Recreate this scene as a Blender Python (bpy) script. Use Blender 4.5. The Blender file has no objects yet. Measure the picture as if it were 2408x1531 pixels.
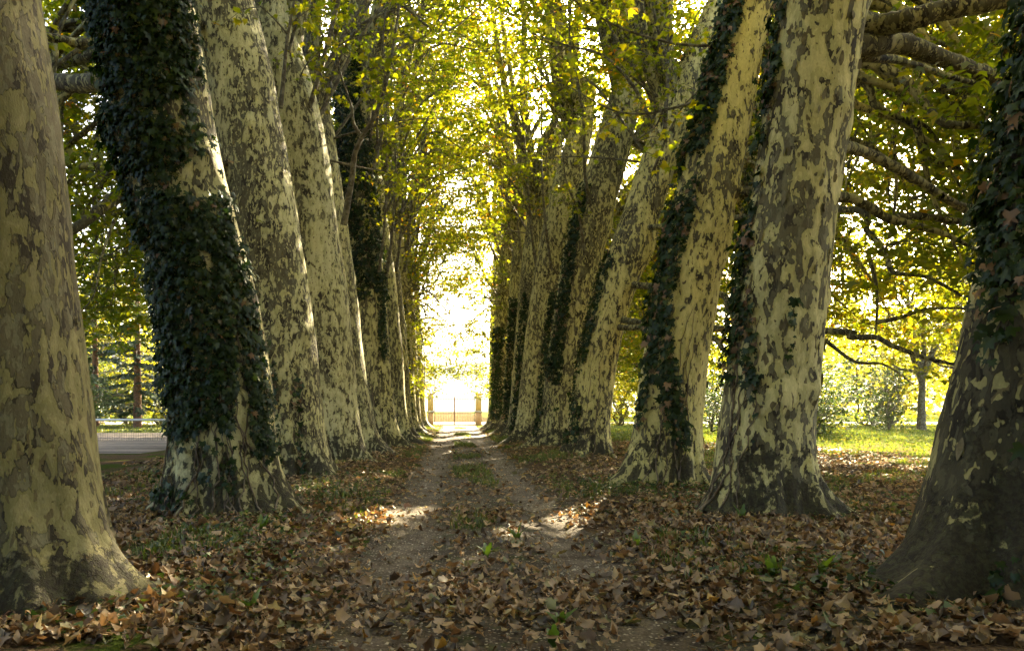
import bpy, math, random
import numpy as np
from mathutils import Vector, Matrix

random.seed(7)
RNG = np.random.default_rng(7)
R = math.radians
scene = bpy.context.scene
col = scene.collection

# ------------------------------------------------------------------ camera
F = 1785.0 / 2408.0
cam_data = bpy.data.cameras.new('camera')
cam = bpy.data.objects.new('camera', cam_data)
col.objects.link(cam)
cam.location = (0, 0, 1.5)
cam.rotation_euler = (R(90), 0, 0)
cam_data.sensor_width = 36
cam_data.lens = 36 * F
cam_data.shift_x = 134 / 2408
cam_data.shift_y = 194.5 / 2408
cam_data.clip_start = 0.05
cam_data.clip_end = 3000
scene.camera = cam

# ------------------------------------------------------------------ sky, sun, exposure
SUN_EL, SUN_AZ = R(27), R(23)
world = bpy.data.worlds.new('World')
scene.world = world
world.use_nodes = True
wn = world.node_tree.nodes
wl = world.node_tree.links
wn.clear()
sky = wn.new('ShaderNodeTexSky')
sky.sky_type = 'NISHITA'
sky.sun_disc = False
sky.sun_elevation = SUN_EL
sky.sun_rotation = SUN_AZ
sky.dust_density = 5.0
sky.ozone_density = 0.2
sky.air_density = 0.8
bg = wn.new('ShaderNodeBackground')
bg.inputs['Strength'].default_value = 0.092
wo = wn.new('ShaderNodeOutputWorld')
wl.new(sky.outputs[0], bg.inputs['Color'])
wl.new(bg.outputs[0], wo.inputs['Surface'])

sd = bpy.data.lights.new('sun', 'SUN')
sd.energy = 5.0
sd.angle = R(0.53)
sd.color = (1.0, 0.83, 0.55)
sun = bpy.data.objects.new('sun', sd)
col.objects.link(sun)
SUNV = Vector((math.sin(SUN_AZ) * math.cos(SUN_EL), math.cos(SUN_AZ) * math.cos(SUN_EL), math.sin(SUN_EL)))
sun.rotation_euler = SUNV.to_track_quat('Z', 'Y').to_euler()
sun.location = (20, 40, 40)

scene.view_settings.view_transform = 'Standard'
scene.view_settings.look = 'None'
scene.view_settings.gamma = 1
scene.view_settings.use_curve_mapping = False
scene.view_settings.exposure = 3.78
cy = scene.cycles
cy.use_denoising = True
cy.max_bounces = 10
cy.diffuse_bounces = 6
cy.transmission_bounces = 6
cy.glossy_bounces = 2
cy.sample_clamp_indirect = 6
cy.caustics_reflective = False
cy.caustics_refractive = False

# ------------------------------------------------------------------ helpers
def tag(o, label=None, cat=None, group=None, kind=None):
    if label: o['label'] = label
    if cat: o['category'] = cat
    if group: o['group'] = group
    if kind: o['kind'] = kind
    return o

def mesh(name, verts, tris, mats, tint=None, smooth=False, mat_idx=None):
    """verts (n,3), tris (m,3) -> mesh data, built with foreach_set"""
    v = np.asarray(verts, np.float32); t = np.asarray(tris, np.int32)
    me = bpy.data.meshes.new(name)
    me.vertices.add(len(v)); me.vertices.foreach_set('co', v.ravel())
    me.loops.add(t.size); me.loops.foreach_set('vertex_index', t.ravel())
    k = t.shape[1]
    me.polygons.add(len(t))
    me.polygons.foreach_set('loop_start', np.arange(0, t.size, k, dtype=np.int32))
    if smooth: me.polygons.foreach_set('use_smooth', np.ones(len(t), bool))
    for m in (mats if isinstance(mats, (list, tuple)) else [mats]): me.materials.append(m)
    if mat_idx is not None: me.polygons.foreach_set('material_index', np.asarray(mat_idx, np.int32))
    if tint is not None:
        a = me.attributes.new('tint', 'FLOAT', 'POINT')
        a.data.foreach_set('value', np.asarray(tint, np.float32))
    me.update(calc_edges=True)
    return me

def obj(name, me, parent=None, loc=(0, 0, 0), rot=(0, 0, 0), sc=(1, 1, 1)):
    o = bpy.data.objects.new(name, me)
    col.objects.link(o)
    o.location = loc; o.rotation_euler = rot; o.scale = sc
    if parent is not None: o.parent = parent
    return o

def empty(name, loc):
    o = bpy.data.objects.new(name, None)
    col.objects.link(o)
    o.location = loc
    o.empty_display_size = 0.3
    return o

class Acc:
    """collects several shapes into one mesh"""
    def __init__(s): s.v = []; s.t = []; s.m = []; s.k = []; s.n = 0
    def add(s, v, t, m=0, tint=0.5):
        v = np.asarray(v, float); t = np.asarray(t, int)
        s.v.append(v); s.t.append(t + s.n); s.m.append(np.full(len(t), m))
        s.k.append(np.full(len(v), tint) if np.isscalar(tint) else np.asarray(tint)); s.n += len(v)
    def build(s, name, mats, smooth=False):
        return mesh(name, np.concatenate(s.v), np.concatenate(s.t), mats, np.concatenate(s.k), smooth, np.concatenate(s.m))

def unit(a): return a / np.maximum(np.linalg.norm(a, axis=-1, keepdims=True), 1e-9)

def tube(pts, rad, sides=6, cap=True):
    p = np.asarray(pts, float); n = len(p)
    r = np.asarray(rad, float) * np.ones(n)
    d = unit(np.gradient(p, axis=0))
    ref = np.array([0.31, 0.17, 0.93]) if abs(d[0, 2]) < 0.9 else np.array([0.95, 0.2, 0.1])
    a = unit(np.cross(d, ref)); b = np.cross(d, a)
    th = np.linspace(0, 2 * np.pi, sides, endpoint=False)
    v = p[:, None] + r[:, None, None] * (np.cos(th)[None, :, None] * a[:, None] + np.sin(th)[None, :, None] * b[:, None])
    v = v.reshape(-1, 3)
    i = np.arange(n - 1)[:, None] * sides; j = np.arange(sides)[None]; j2 = (j + 1) % sides
    t = np.concatenate([np.stack([i + j, i + j2, i + sides + j2], -1).reshape(-1, 3),
                        np.stack([i + j, i + sides + j2, i + sides + j], -1).reshape(-1, 3)])
    if cap:
        v = np.concatenate([v, p[-1:] + d[-1:] * r[-1]])
        e = (n - 1) * sides
        t = np.concatenate([t, np.stack([e + np.arange(sides), e + (np.arange(sides) + 1) % sides, np.full(sides, len(v) - 1)], -1)])
    return v, t

def smooth_path(pts, n):
    """Catmull-Rom resampling of a polyline"""
    p = np.asarray(pts, float)
    q = np.concatenate([[2 * p[0] - p[1]], p, [2 * p[-1] - p[-2]]])
    out = []
    u = np.linspace(0, len(p) - 1 - 1e-6, n)
    for x in u:
        i = int(x); t = x - i
        a, b, c, d = q[i], q[i + 1], q[i + 2], q[i + 3]
        out.append(0.5 * (2 * b + (c - a) * t + (2 * a - 5 * b + 4 * c - d) * t * t + (3 * b - a - 3 * c + d) * t ** 3))
    return np.array(out)

def box(x0, x1, y0, y1, z0, z1):
    v = [(x, y, z) for x in (x0, x1) for y in (y0, y1) for z in (z0, z1)]
    q = [(0, 1, 3, 2), (4, 6, 7, 5), (0, 4, 5, 1), (2, 3, 7, 6), (0, 2, 6, 4), (1, 5, 7, 3)]
    t = [x for a, b, c, d in q for x in ((a, b, c), (a, c, d))]
    return v, t

class SinNoise:
    """cheap smooth noise: a sum of random sine waves, about -1..1"""
    def __init__(s, dim, freq, n=10, seed=0):
        g = np.random.default_rng(seed)
        k = g.normal(size=(n, dim)); s.k = unit(k) * (freq * g.uniform(0.5, 1.6, (n, 1))); s.p = g.uniform(0, 6.28, n); s.n = n
    def __call__(s, *c):
        x = np.stack(np.broadcast_arrays(*c), -1)
        return np.sin(x @ s.k.T + s.p).sum(-1) / math.sqrt(s.n) * 0.8

def sstep(a, b, x):
    t = np.clip((x - a) / (b - a), 0, 1)
    return t * t * (3 - 2 * t)

# ------------------------------------------------------------------ materials
class NT:
    def __init__(s, name):
        s.m = bpy.data.materials.new(name); s.m.use_nodes = True
        s.t = s.m.node_tree; s.t.nodes.clear()
        s.out = s.n('ShaderNodeOutputMaterial')
    def n(s, typ, **kw):
        nd = s.t.nodes.new(typ)
        for k, v in kw.items(): setattr(nd, k, v)
        return nd
    def l(s, a, b): s.t.links.new(a, b)
    def val(s, socket, x):
        if hasattr(x, 'is_linked'): s.l(x, socket)
        else: socket.default_value = x
    def math(s, op, a, b=0.0, c=0.0, clamp=False):
        nd = s.n('ShaderNodeMath', operation=op, use_clamp=clamp)
        s.val(nd.inputs[0], a); s.val(nd.inputs[1], b); s.val(nd.inputs[2], c)
        return nd.outputs[0]
    def noise(s, vec, scale, detail=2.0, rough=0.5, dist=0.0):
        nd = s.n('ShaderNodeTexNoise')
        nd.inputs['Scale'].default_value = scale; nd.inputs['Detail'].default_value = detail
        nd.inputs['Roughness'].default_value = rough; nd.inputs['Distortion'].default_value = dist
        if vec is not None: s.l(vec, nd.inputs['Vector'])
        return nd.outputs['Fac']
    def mix(s, f, a, b, blend='MIX'):
        nd = s.n('ShaderNodeMix', data_type='RGBA', blend_type=blend)
        s.val(nd.inputs[0], f)
        for sock, x in ((nd.inputs[6], a), (nd.inputs[7], b)):
            if isinstance(x, tuple): sock.default_value = (*x, 1)
            else: s.l(x, sock)
        return nd.outputs[2]
    def ramp(s, f, stops, interp='LINEAR'):
        nd = s.n('ShaderNodeValToRGB'); cr = nd.color_ramp; cr.interpolation = interp
        while len(cr.elements) < len(stops): cr.elements.new(0.5)
        for e, (p, c) in zip(cr.elements, stops): e.position = p; e.color = (*c, 1)
        s.val(nd.inputs[0], f)
        return nd.outputs[0]
    def edge(s, f, lo, hi):
        nd = s.n('ShaderNodeMapRange', clamp=True)
        s.val(nd.inputs[0], f); s.val(nd.inputs[1], lo); s.val(nd.inputs[2], hi)
        return nd.outputs[0]
    def attr(s, name, typ='GEOMETRY'):
        nd = s.n('ShaderNodeAttribute', attribute_type=typ, attribute_name=name)
        return nd.outputs['Fac']
    def coords(s, scale=(1, 1, 1), off=None):
        tc = s.n('ShaderNodeTexCoord'); mp = s.n('ShaderNodeMapping')
        mp.inputs['Scale'].default_value = scale
        s.l(tc.outputs['Object'], mp.inputs['Vector'])
        if off is not None:
            cb = s.n('ShaderNodeCombineXYZ'); s.val(cb.inputs[0], off); s.val(cb.inputs[1], off); s.val(cb.inputs[2], off)
            s.l(cb.outputs[0], mp.inputs['Location'])
        return mp.outputs[0], tc.outputs['Object']
    def bump(s, h, strength=0.5, dist=0.01):
        nd = s.n('ShaderNodeBump'); nd.inputs['Strength'].default_value = strength; nd.inputs['Distance'].default_value = dist
        s.val(nd.inputs['Height'], h)
        return nd.outputs[0]
    def surf(s, colr, rough=0.9, normal=None, spec=0.3):
        p = s.n('ShaderNodeBsdfPrincipled')
        if isinstance(colr, tuple): p.inputs['Base Color'].default_value = (*colr, 1)
        else: s.l(colr, p.inputs['Base Color'])
        s.val(p.inputs['Roughness'], rough)
        p.inputs['Specular IOR Level'].default_value = spec
        if normal is not None: s.l(normal, p.inputs['Normal'])
        s.l(p.outputs[0], s.out.inputs[0])
        return s.m
    def leaf(s, colr, trans, tfac=0.5, gloss=0.06, rough=0.4):
        d = s.n('ShaderNodeBsdfDiffuse'); t = s.n('ShaderNodeBsdfTranslucent'); g = s.n('ShaderNodeBsdfGlossy')
        s.l(colr, d.inputs[0]); s.l(trans, t.inputs[0]); g.inputs['Roughness'].default_value = rough
        g.inputs[0].default_value = (0.9, 0.95, 0.9, 1)
        m1 = s.n('ShaderNodeMixShader'); m1.inputs[0].default_value = tfac
        s.l(d.outputs[0], m1.inputs[1]); s.l(t.outputs[0], m1.inputs[2])
        m2 = s.n('ShaderNodeMixShader'); m2.inputs[0].default_value = gloss
        s.l(m1.outputs[0], m2.inputs[1]); s.l(g.outputs[0], m2.inputs[2])
        s.l(m2.outputs[0], s.out.inputs[0])
        return s.m

def make_bark():
    s = NT('plane_bark')
    off = s.attr('bark_seed', 'OBJECT'); light = s.attr('bark_light', 'OBJECT'); warm = s.attr('bark_warm', 'OBJECT')
    vec, raw = s.coords((1, 1, 0.46), off)
    vs = s.n('ShaderNodeVectorMath', operation='SCALE'); s.l(vec, vs.inputs[0]); s.l(s.attr('bark_scale', 'OBJECT'), vs.inputs['Scale']); vec = vs.outputs[0]
    big = s.noise(vec, 1.0, 2)
    n1 = s.noise(vec, 7.6, 3, 0.5, 0.5)
    n2 = s.noise(vec, 14.5, 3, 0.55, 0.5)
    n3 = s.noise(vec, 4.6, 3, 0.5, 0.4)
    fine = s.noise(vec, 70, 4, 0.65)
    grit = s.noise(raw, 260, 2, 0.6)
    # light plates where the outer bark has fallen
    a = s.math('MULTIPLY_ADD', big, 0.50, -0.25)
    h1 = s.math('ADD', s.math('ADD', n1, a), light)
    h1 = s.math('MULTIPLY_ADD', s.math('SUBTRACT', n2, 0.5), 0.28, h1)
    h1 = s.math('MULTIPLY_ADD', s.math('SUBTRACT', fine, 0.5), 0.05, h1)
    m1 = s.edge(h1, 0.494, 0.512)
    isl = s.edge(s.math('MULTIPLY_ADD', s.math('SUBTRACT', n3, 0.5), 0.3, s.noise(vec, 19, 1.5, 0.4, 0.4)), 0.615, 0.63)
    m1 = s.math('MAXIMUM', m1, isl)
    m_new = s.edge(h1, 0.60, 0.615)      # the freshest, palest plates
    dark = s.edge(s.math('MULTIPLY_ADD', s.math('SUBTRACT', n2, 0.5), 0.5, n3), 0.515, 0.54)
    old_c = s.mix(dark, (0.150, 0.134, 0.075), (0.062, 0.052, 0.032))
    old_c = s.mix(s.edge(s.math('MULTIPLY_ADD', s.math('SUBTRACT', n3, 0.5), -0.4, n2), 0.54, 0.56), old_c, (0.215, 0.20, 0.115))
    vt = s.n('ShaderNodeVectorMath', operation='SCALE'); s.l(old_c, vt.inputs[0]); s.l(s.attr('bark_tone', 'OBJECT'), vt.inputs['Scale']); old_c = vt.outputs[0]
    pale = s.mix(warm, (0.42, 0.40, 0.205), (0.48, 0.425, 0.14))
    paler = s.mix(warm, (0.53, 0.505, 0.285), (0.58, 0.51, 0.18))
    vp = s.n('ShaderNodeVectorMath', operation='SCALE'); s.l(s.mix(m_new, pale, paler), vp.inputs[0]); s.l(s.attr('bark_pale', 'OBJECT'), vp.inputs['Scale'])
    c = s.mix(m1, old_c, vp.outputs[0])
    # small dark flecks left on the pale plates
    fl = s.edge(s.math('MULTIPLY_ADD', s.math('SUBTRACT', n3, 0.5), 0.25, s.noise(vec, 17, 2, 0.5, 0.3)), 0.63, 0.645)
    c = s.mix(s.math('MULTIPLY', fl, m1), c, (0.14, 0.115, 0.055))
    flake_shade = s.math('MULTIPLY', s.edge(h1, 0.468, 0.490), s.math('SUBTRACT', 1.0, m1))  # dark line paints the thin shadow along each flake edge
    streak_v, _r = s.coords((9, 9, 0.7), off)
    mott = s.math('ADD', s.math('MULTIPLY', s.noise(vec, 30, 4, 0.7), 0.55), s.math('MULTIPLY', s.noise(streak_v, 1.0, 4, 0.6), 0.7))
    tint = s.math('MULTIPLY', s.math('MULTIPLY_ADD', fine, 0.5, 0.75), s.math('MULTIPLY_ADD', mott, 1.1, 0.32))
    tint = s.math('MULTIPLY', tint, s.math('MULTIPLY_ADD', flake_shade, -0.38, 1.0))
    tint = s.math('MULTIPLY', tint, s.math('MULTIPLY_ADD', grit, 0.3, 0.85))
    vm = s.n('ShaderNodeVectorMath', operation='SCALE'); s.l(c, vm.inputs[0]); s.l(tint, vm.inputs['Scale'])
    c = vm.outputs[0]
    # soil and moss at the foot
    sep = s.n('ShaderNodeSeparateXYZ'); s.l(raw, sep.inputs[0])
    mid = s.noise(raw, 2.2, 3, 0.55)
    foot = s.math('MULTIPLY_ADD', s.math('SUBTRACT', mid, 0.5), 2.2, s.math('MULTIPLY_ADD', sep.outputs[2], -0.75, s.math('ADD', s.attr('bark_foot', 'OBJECT'), 0.90)))
    foot = s.math('MULTIPLY_ADD', s.math('SUBTRACT', s.noise(raw, 13, 5, 0.65), 0.5), 1.5, foot)
    foot = s.edge(foot, 0.46, 0.58)
    foot = s.math('MULTIPLY', foot, s.math('MULTIPLY_ADD', m_new, -0.55, 1.0))
    c = s.mix(s.math('MULTIPLY', foot, 0.92), c, s.mix(s.edge(s.noise(raw, 24, 4, 0.7), 0.42, 0.58), (0.026, 0.021, 0.014), s.mix(n2, (0.056, 0.045, 0.028), (0.040, 0.045, 0.016))))
    rim = s.math('MULTIPLY', s.edge(h1, 0.470, 0.490), s.math('SUBTRACT', 1.0, m1))
    hb = s.math('MULTIPLY_ADD', m1, -0.8, s.math('MULTIPLY', fine, 0.5))
    hb = s.math('MULTIPLY_ADD', fl, 0.4, hb)
    hb = s.math('MULTIPLY_ADD', foot, s.math('MULTIPLY', s.noise(raw, 30, 4, 0.7), 1.2), hb)
    return s.surf(c, 0.85, s.bump(hb, 0.9, 0.016), 0.25)

def make_twig(name, c1, c2):
    s = NT(name); vec, raw = s.coords()
    n = s.noise(raw, 9, 3, 0.6, 0.4)
    return s.surf(s.mix(s.edge(n, 0.45, 0.55), c1, c2), 0.85, s.bump(s.noise(raw, 60, 3), 0.5, 0.01))

def make_foliage(name, stops, tmul=(2.3, 2.0, 0.9), tfac=0.5, gloss=0.05):
    s = NT(name)
    t = s.attr('tint')
    rnd = s.n('ShaderNodeObjectInfo').outputs['Random']
    t2 = s.math('ADD', s.math('MULTIPLY_ADD', rnd, 0.16, -0.08), t)
    c = s.ramp(t2, stops)
    tr = s.mix(1.0, c, tmul, 'MULTIPLY')
    return s.leaf(c, tr, tfac, gloss)

BARK = make_bark()
TWIG = make_twig('twig_bark', (0.075, 0.062, 0.038), (0.16, 0.145, 0.10))
LEAF = make_foliage('plane_leaf', [(0.0, (0.036, 0.064, 0.008)), (0.45, (0.074, 0.095, 0.008)), (0.8, (0.118, 0.115, 0.008)), (0.93, (0.22, 0.15, 0.010)), (1.0, (0.22, 0.10, 0.012))], (4.7, 3.9, 0.6), 0.55, 0.03)
WOODLEAF = make_foliage('woodland_leaf', [(0.0, (0.045, 0.066, 0.010)), (0.5, (0.09, 0.10, 0.010)), (1.0, (0.15, 0.125, 0.012))], (4.0, 3.5, 0.7), 0.55, 0.03)
DARKLEAF = make_foliage('shrub_leaf', [(0.0, (0.022, 0.042, 0.012)), (0.6, (0.04, 0.065, 0.016)), (1.0, (0.07, 0.085, 0.018))], (1.6, 1.6, 0.8), 0.35)
NEEDLE = make_foliage('conifer_needle', [(0.0, (0.018, 0.034, 0.016)), (1.0, (0.04, 0.062, 0.024))], (1.2, 1.2, 0.8), 0.25)
IVYLEAF = make_foliage('ivy_leaf', [(0.0, (0.008, 0.019, 0.004)), (0.6, (0.018, 0.038, 0.006)), (0.90, (0.044, 0.064, 0.009)), (0.93, (0.13, 0.07, 0.03)), (1.0, (0.22, 0.135, 0.075))], (1.4, 1.6, 0.6), 0.22, 0.022)
GRASS = make_foliage('grass_blade', [(0.0, (0.035, 0.06, 0.012)), (0.7, (0.075, 0.105, 0.016)), (1.0, (0.14, 0.13, 0.03))], (2.2, 2.0, 0.8), 0.45)
COVER = make_foliage('ground_cover_leaf', [(0.0, (0.016, 0.036, 0.008)), (0.7, (0.045, 0.08, 0.012)), (1.0, (0.09, 0.12, 0.018))], (1.8, 1.8, 0.7), 0.35, 0.04)
WEED = make_foliage('weed_leaf', [(0.0, (0.05, 0.10, 0.014)), (1.0, (0.10, 0.15, 0.018))], (2.0, 2.0, 0.8), 0.45)

LITTER_STOPS = [(0.0, (0.036, 0.023, 0.012)), (0.22, (0.090, 0.053, 0.025)), (0.46, (0.205, 0.128, 0.060)), (0.72, (0.40, 0.28, 0.145)), (0.86, (0.25, 0.21, 0.075)), (0.93, (0.13, 0.15, 0.055)), (0.965, (0.42, 0.26, 0.04)), (1.0, (0.19, 0.085, 0.035))]
def make_litter(name, per_object):
    s = NT(name)
    t = s.n('ShaderNodeObjectInfo').outputs['Random'] if per_object else s.attr('tint')
    c = s.ramp(t, LITTER_STOPS)
    vec, raw = s.coords()
    n = s.noise(raw, 22, 3, 0.6)
    vm = s.n('ShaderNodeVectorMath', operation='SCALE'); s.l(c, vm.inputs[0]); s.l(s.math('MULTIPLY_ADD', n, 0.9, 0.55), vm.inputs['Scale'])
    c = vm.outputs[0]
    return s.leaf(c, s.mix(1.0, c, (1.2, 0.9, 0.55), 'MULTIPLY'), 0.25, 0.05, 0.5)
LITTER1 = make_litter('fallen_leaf_single', True)
LITTER2 = make_litter('fallen_leaf_mass', False)

def make_ground():
    s = NT('woodland_ground'); vec, raw = s.coords()
    sep = s.n('ShaderNodeSeparateXYZ'); s.l(raw, sep.inputs[0])
    n = s.noise(raw, 0.8, 4, 0.6); f = s.noise(raw, 26, 4, 0.65); g = s.noise(raw, 7, 4, 0.6)
    soil = s.ramp(f, [(0.3, (0.035, 0.026, 0.018)), (0.5, (0.095, 0.064, 0.038)), (0.68, (0.18, 0.125, 0.072))])
    moss = s.ramp(f, [(0.3, (0.022, 0.034, 0.010)), (0.7, (0.075, 0.105, 0.020))])
    c = s.mix(s.edge(s.math('MULTIPLY_ADD', s.math('SUBTRACT', g, 0.5), 0.7, n), 0.50, 0.62), soil, moss)
    far = s.edge(s.math('MULTIPLY_ADD', n, 16.0, sep.outputs[1]), 28.0, 46.0)
    grass = s.ramp(s.noise(raw, 3.0, 6, 0.7), [(0.3, (0.05, 0.075, 0.016)), (0.6, (0.11, 0.135, 0.026)), (0.75, (0.17, 0.15, 0.05))])
    side = s.edge(s.math('ABSOLUTE', s.math('ADD', sep.outputs[0], -0.4)), 4.0, 6.5)
    c = s.mix(s.math('MULTIPLY', far, side), c, grass)
    return s.surf(c, 0.95, s.bump(s.math('ADD', f, g), 0.9, 0.03), 0.0)

def make_path():
    s = NT('track_dirt'); vec, raw = s.coords()
    n = s.noise(raw, 1.3, 4, 0.6); f = s.noise(raw, 38, 4, 0.7)
    vo = s.n('ShaderNodeTexVoronoi'); vo.inputs['Scale'].default_value = 34; s.l(raw, vo.inputs['Vector'])
    vr = s.n('ShaderNodeSeparateColor'); s.l(vo.outputs['Color'], vr.inputs[0])
    peb = s.math('MULTIPLY', s.edge(vo.outputs['Distance'], 0.42, 0.30), s.edge(s.math('MULTIPLY_ADD', s.noise(raw, 1.7, 4, 0.65), 0.7, s.math('ADD', vr.outputs[0], -0.35)), 0.66, 0.72))
    dirt = s.ramp(f, [(0.3, (0.026, 0.019, 0.012)), (0.55, (0.070, 0.053, 0.034)), (0.72, (0.145, 0.112, 0.074))])
    dry = s.ramp(f, [(0.3, (0.072, 0.058, 0.040)), (0.7, (0.22, 0.18, 0.125))])
    sep = s.n('ShaderNodeSeparateXYZ'); s.l(raw, sep.inputs[0])
    wob = s.math('MULTIPLY_ADD', n, 0.5, s.math('ADD', sep.outputs[0], -0.61))
    rut = s.edge(s.math('ABSOLUTE', s.math('SUBTRACT', s.math('ABSOLUTE', wob), 0.88)), 0.42, 0.12)
    moss = s.ramp(f, [(0.35, (0.028, 0.034, 0.012)), (0.7, (0.075, 0.085, 0.026))])
    dirt = s.mix(s.math('MULTIPLY', s.math('SUBTRACT', 1.0, rut), s.edge(s.noise(raw, 3.5, 4, 0.65), 0.50, 0.64)), dirt, moss)
    c = s.mix(s.math('MULTIPLY', s.math('MULTIPLY', rut, 0.85), s.edge(s.noise(raw, 2.4, 5, 0.65), 0.36, 0.60)), dirt, dry)
    c = s.mix(peb, c, s.mix(vr.outputs[1], (0.20, 0.17, 0.115), (0.46, 0.41, 0.30)))
    h = s.math('MULTIPLY_ADD', peb, 0.5, f)
    return s.surf(c, 0.93, s.bump(h, 0.9, 0.02), 0.2)

def simple(name, c1, c2, scale=6.0, rough=0.8, bump=0.3):
    s = NT(name); vec, raw = s.coords()
    n = s.noise(raw, scale, 5, 0.65)
    return s.surf(s.ramp(n, [(0.32, c1), (0.68, c2)]), rough, s.bump(s.noise(raw, scale * 9, 3), bump, 0.01))

GROUND = make_ground()
PATH = make_path()
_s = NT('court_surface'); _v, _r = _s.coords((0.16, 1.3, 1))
_n = _s.math('ADD', _s.math('MULTIPLY', _s.noise(_v, 1.0, 5, 0.6), 0.7), _s.math('MULTIPLY', _s.noise(_r, 5.0, 5, 0.7), 0.3))  # stretched bands paint streaks of sun and shade across the court
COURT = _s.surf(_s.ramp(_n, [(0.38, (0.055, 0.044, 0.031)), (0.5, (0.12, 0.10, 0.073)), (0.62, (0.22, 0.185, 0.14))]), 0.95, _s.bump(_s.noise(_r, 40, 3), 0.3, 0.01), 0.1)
ROAD = simple('pale_road', (0.30, 0.28, 0.25), (0.42, 0.40, 0.36), 0.5, 0.9)
HILL = simple('hazy_hill', (0.11, 0.145, 0.165), (0.14, 0.17, 0.185), 0.02, 1.0, 0.0)  # the blue-grey colour paints distance haze onto the hills
IRON = simple('gate_iron', (0.06, 0.055, 0.05), (0.11, 0.095, 0.08), 8, 0.6)
RUST = simple('gate_post_rust', (0.13, 0.065, 0.03), (0.22, 0.12, 0.06), 8, 0.8)
OCHRE = simple('ochre_render', (0.55, 0.40, 0.15), (0.66, 0.50, 0.20), 3, 0.9)
STONE = simple('pale_stone', (0.40, 0.37, 0.31), (0.52, 0.49, 0.42), 5, 0.9)
BRICK = simple('old_brick', (0.42, 0.26, 0.13), (0.56, 0.38, 0.20), 9, 0.9)
WHITE = simple('net_tape', (0.72, 0.72, 0.70), (0.82, 0.82, 0.80), 4, 0.8)
NETM = simple('net_cord', (0.03, 0.035, 0.03), (0.05, 0.055, 0.05), 4, 0.8)
_s = NT('path_stone'); STONES = _s.surf(_s.ramp(_s.attr('tint'), [(0.0, (0.10, 0.085, 0.062)), (0.6, (0.26, 0.23, 0.175)), (1.0, (0.46, 0.42, 0.33))]), 0.85)
VINE = make_twig('vine_stem', (0.09, 0.068, 0.045), (0.19, 0.15, 0.10))

# ------------------------------------------------------------------ ground, path, court, road, hills
GN1 = SinNoise(2, 1.6, 12, 3); GN2 = SinNoise(2, 6.0, 14, 4); GN3 = SinNoise(1, 0.5, 5, 5)
def gh(x, y):
    x = np.asarray(x, float); y = np.asarray(y, float)
    a = np.abs(x - 0.36 - 0.12 * GN3(y))
    fade = 1 - sstep(56, 66, y)
    h = 0.16 * sstep(1.25, 2.6, a) * fade - 0.05 * sstep(6, 10, a) * fade
    near = (1 - sstep(7, 10, np.abs(x - 0.4))) * (1 - sstep(45, 60, y))
    h += near * (0.018 * GN1(x, y) + 0.009 * GN2(x, y)) * (0.4 + 0.6 * sstep(0.8, 1.8, a))
    for rx in (-0.52, 1.24):
        h -= 0.045 * np.exp(-((x - rx - 0.08 * GN3(y + rx)) / 0.33) ** 2) * fade
    return h

def grid_mesh(name, xs, ys, mat, dz=0.0):
    X, Y = np.meshgrid(xs, ys)
    Z = gh(X, Y) + dz
    nx, ny = len(xs), len(ys)
    i = (np.arange(ny - 1)[:, None] * nx + np.arange(nx - 1)[None]).ravel()
    q = np.stack([i, i + 1, i + nx + 1, i + nx], -1)
    return mesh(name, np.stack([X, Y, Z], -1).reshape(-1, 3), q, mat, smooth=True)

xs = np.concatenate([[-900, -400, -200, -120, -80, -60, -45, -35], np.arange(-28, -7, 1.0), np.arange(-7, 9, 0.11), np.arange(9, 30, 1.0), [36, 45, 60, 80, 120, 200, 400, 900]])
ys = np.concatenate([[-300, -120, -60, -30, -15, -6], np.arange(-2, 22, 0.12), np.arange(22, 70, 0.5), [74, 80, 90, 105, 130, 170, 240, 400, 900]])
ground = obj('ground', grid_mesh('ground', xs, ys, GROUND)); tag(ground, kind='structure')

# the track: a sheet of its own with a ragged edge, a few mm above the soil
pys = np.concatenate([np.arange(-2, 25, 0.1), np.arange(25, 66.6, 0.4)])
e1 = SinNoise(1, 3.0, 9, 11); e2 = SinNoise(1, 3.0, 9, 12)
pu = np.linspace(0, 1, 26)
PL = -1.0 + 0.14 * e1(pys); PR = 1.72 + 0.14 * e2(pys)
PX = PL[:, None] * (1 - pu) + PR[:, None] * pu
PYY = np.repeat(pys[:, None], len(pu), 1)
PZ = gh(PX, PYY) + 0.006
i = (np.arange(len(pys) - 1)[:, None] * len(pu) + np.arange(len(pu) - 1)[None]).ravel()
path = obj('path', mesh('path', np.stack([PX, PYY, PZ], -1).reshape(-1, 3), np.stack([i, i + 1, i + len(pu) + 1, i + len(pu)], -1), PATH, smooth=True))
tag(path, kind='structure')

def sheet(name, x0, x1, y0, y1, z, mat, nx=2, ny=2):
    X, Y = np.meshgrid(np.linspace(x0, x1, nx), np.linspace(y0, y1, ny))
    i = (np.arange(ny - 1)[:, None] * nx + np.arange(nx - 1)[None]).ravel()
    return tag(obj(name, mesh(name, np.stack([X, Y, np.full_like(X, z)], -1).reshape(-1, 3), np.stack([i, i + 1, i + nx + 1, i + nx], -1), mat)), kind='structure')
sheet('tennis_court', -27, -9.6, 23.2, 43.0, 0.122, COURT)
sheet('road', -60, 60, 70.5, 82, 0.012, ROAD)

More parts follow.
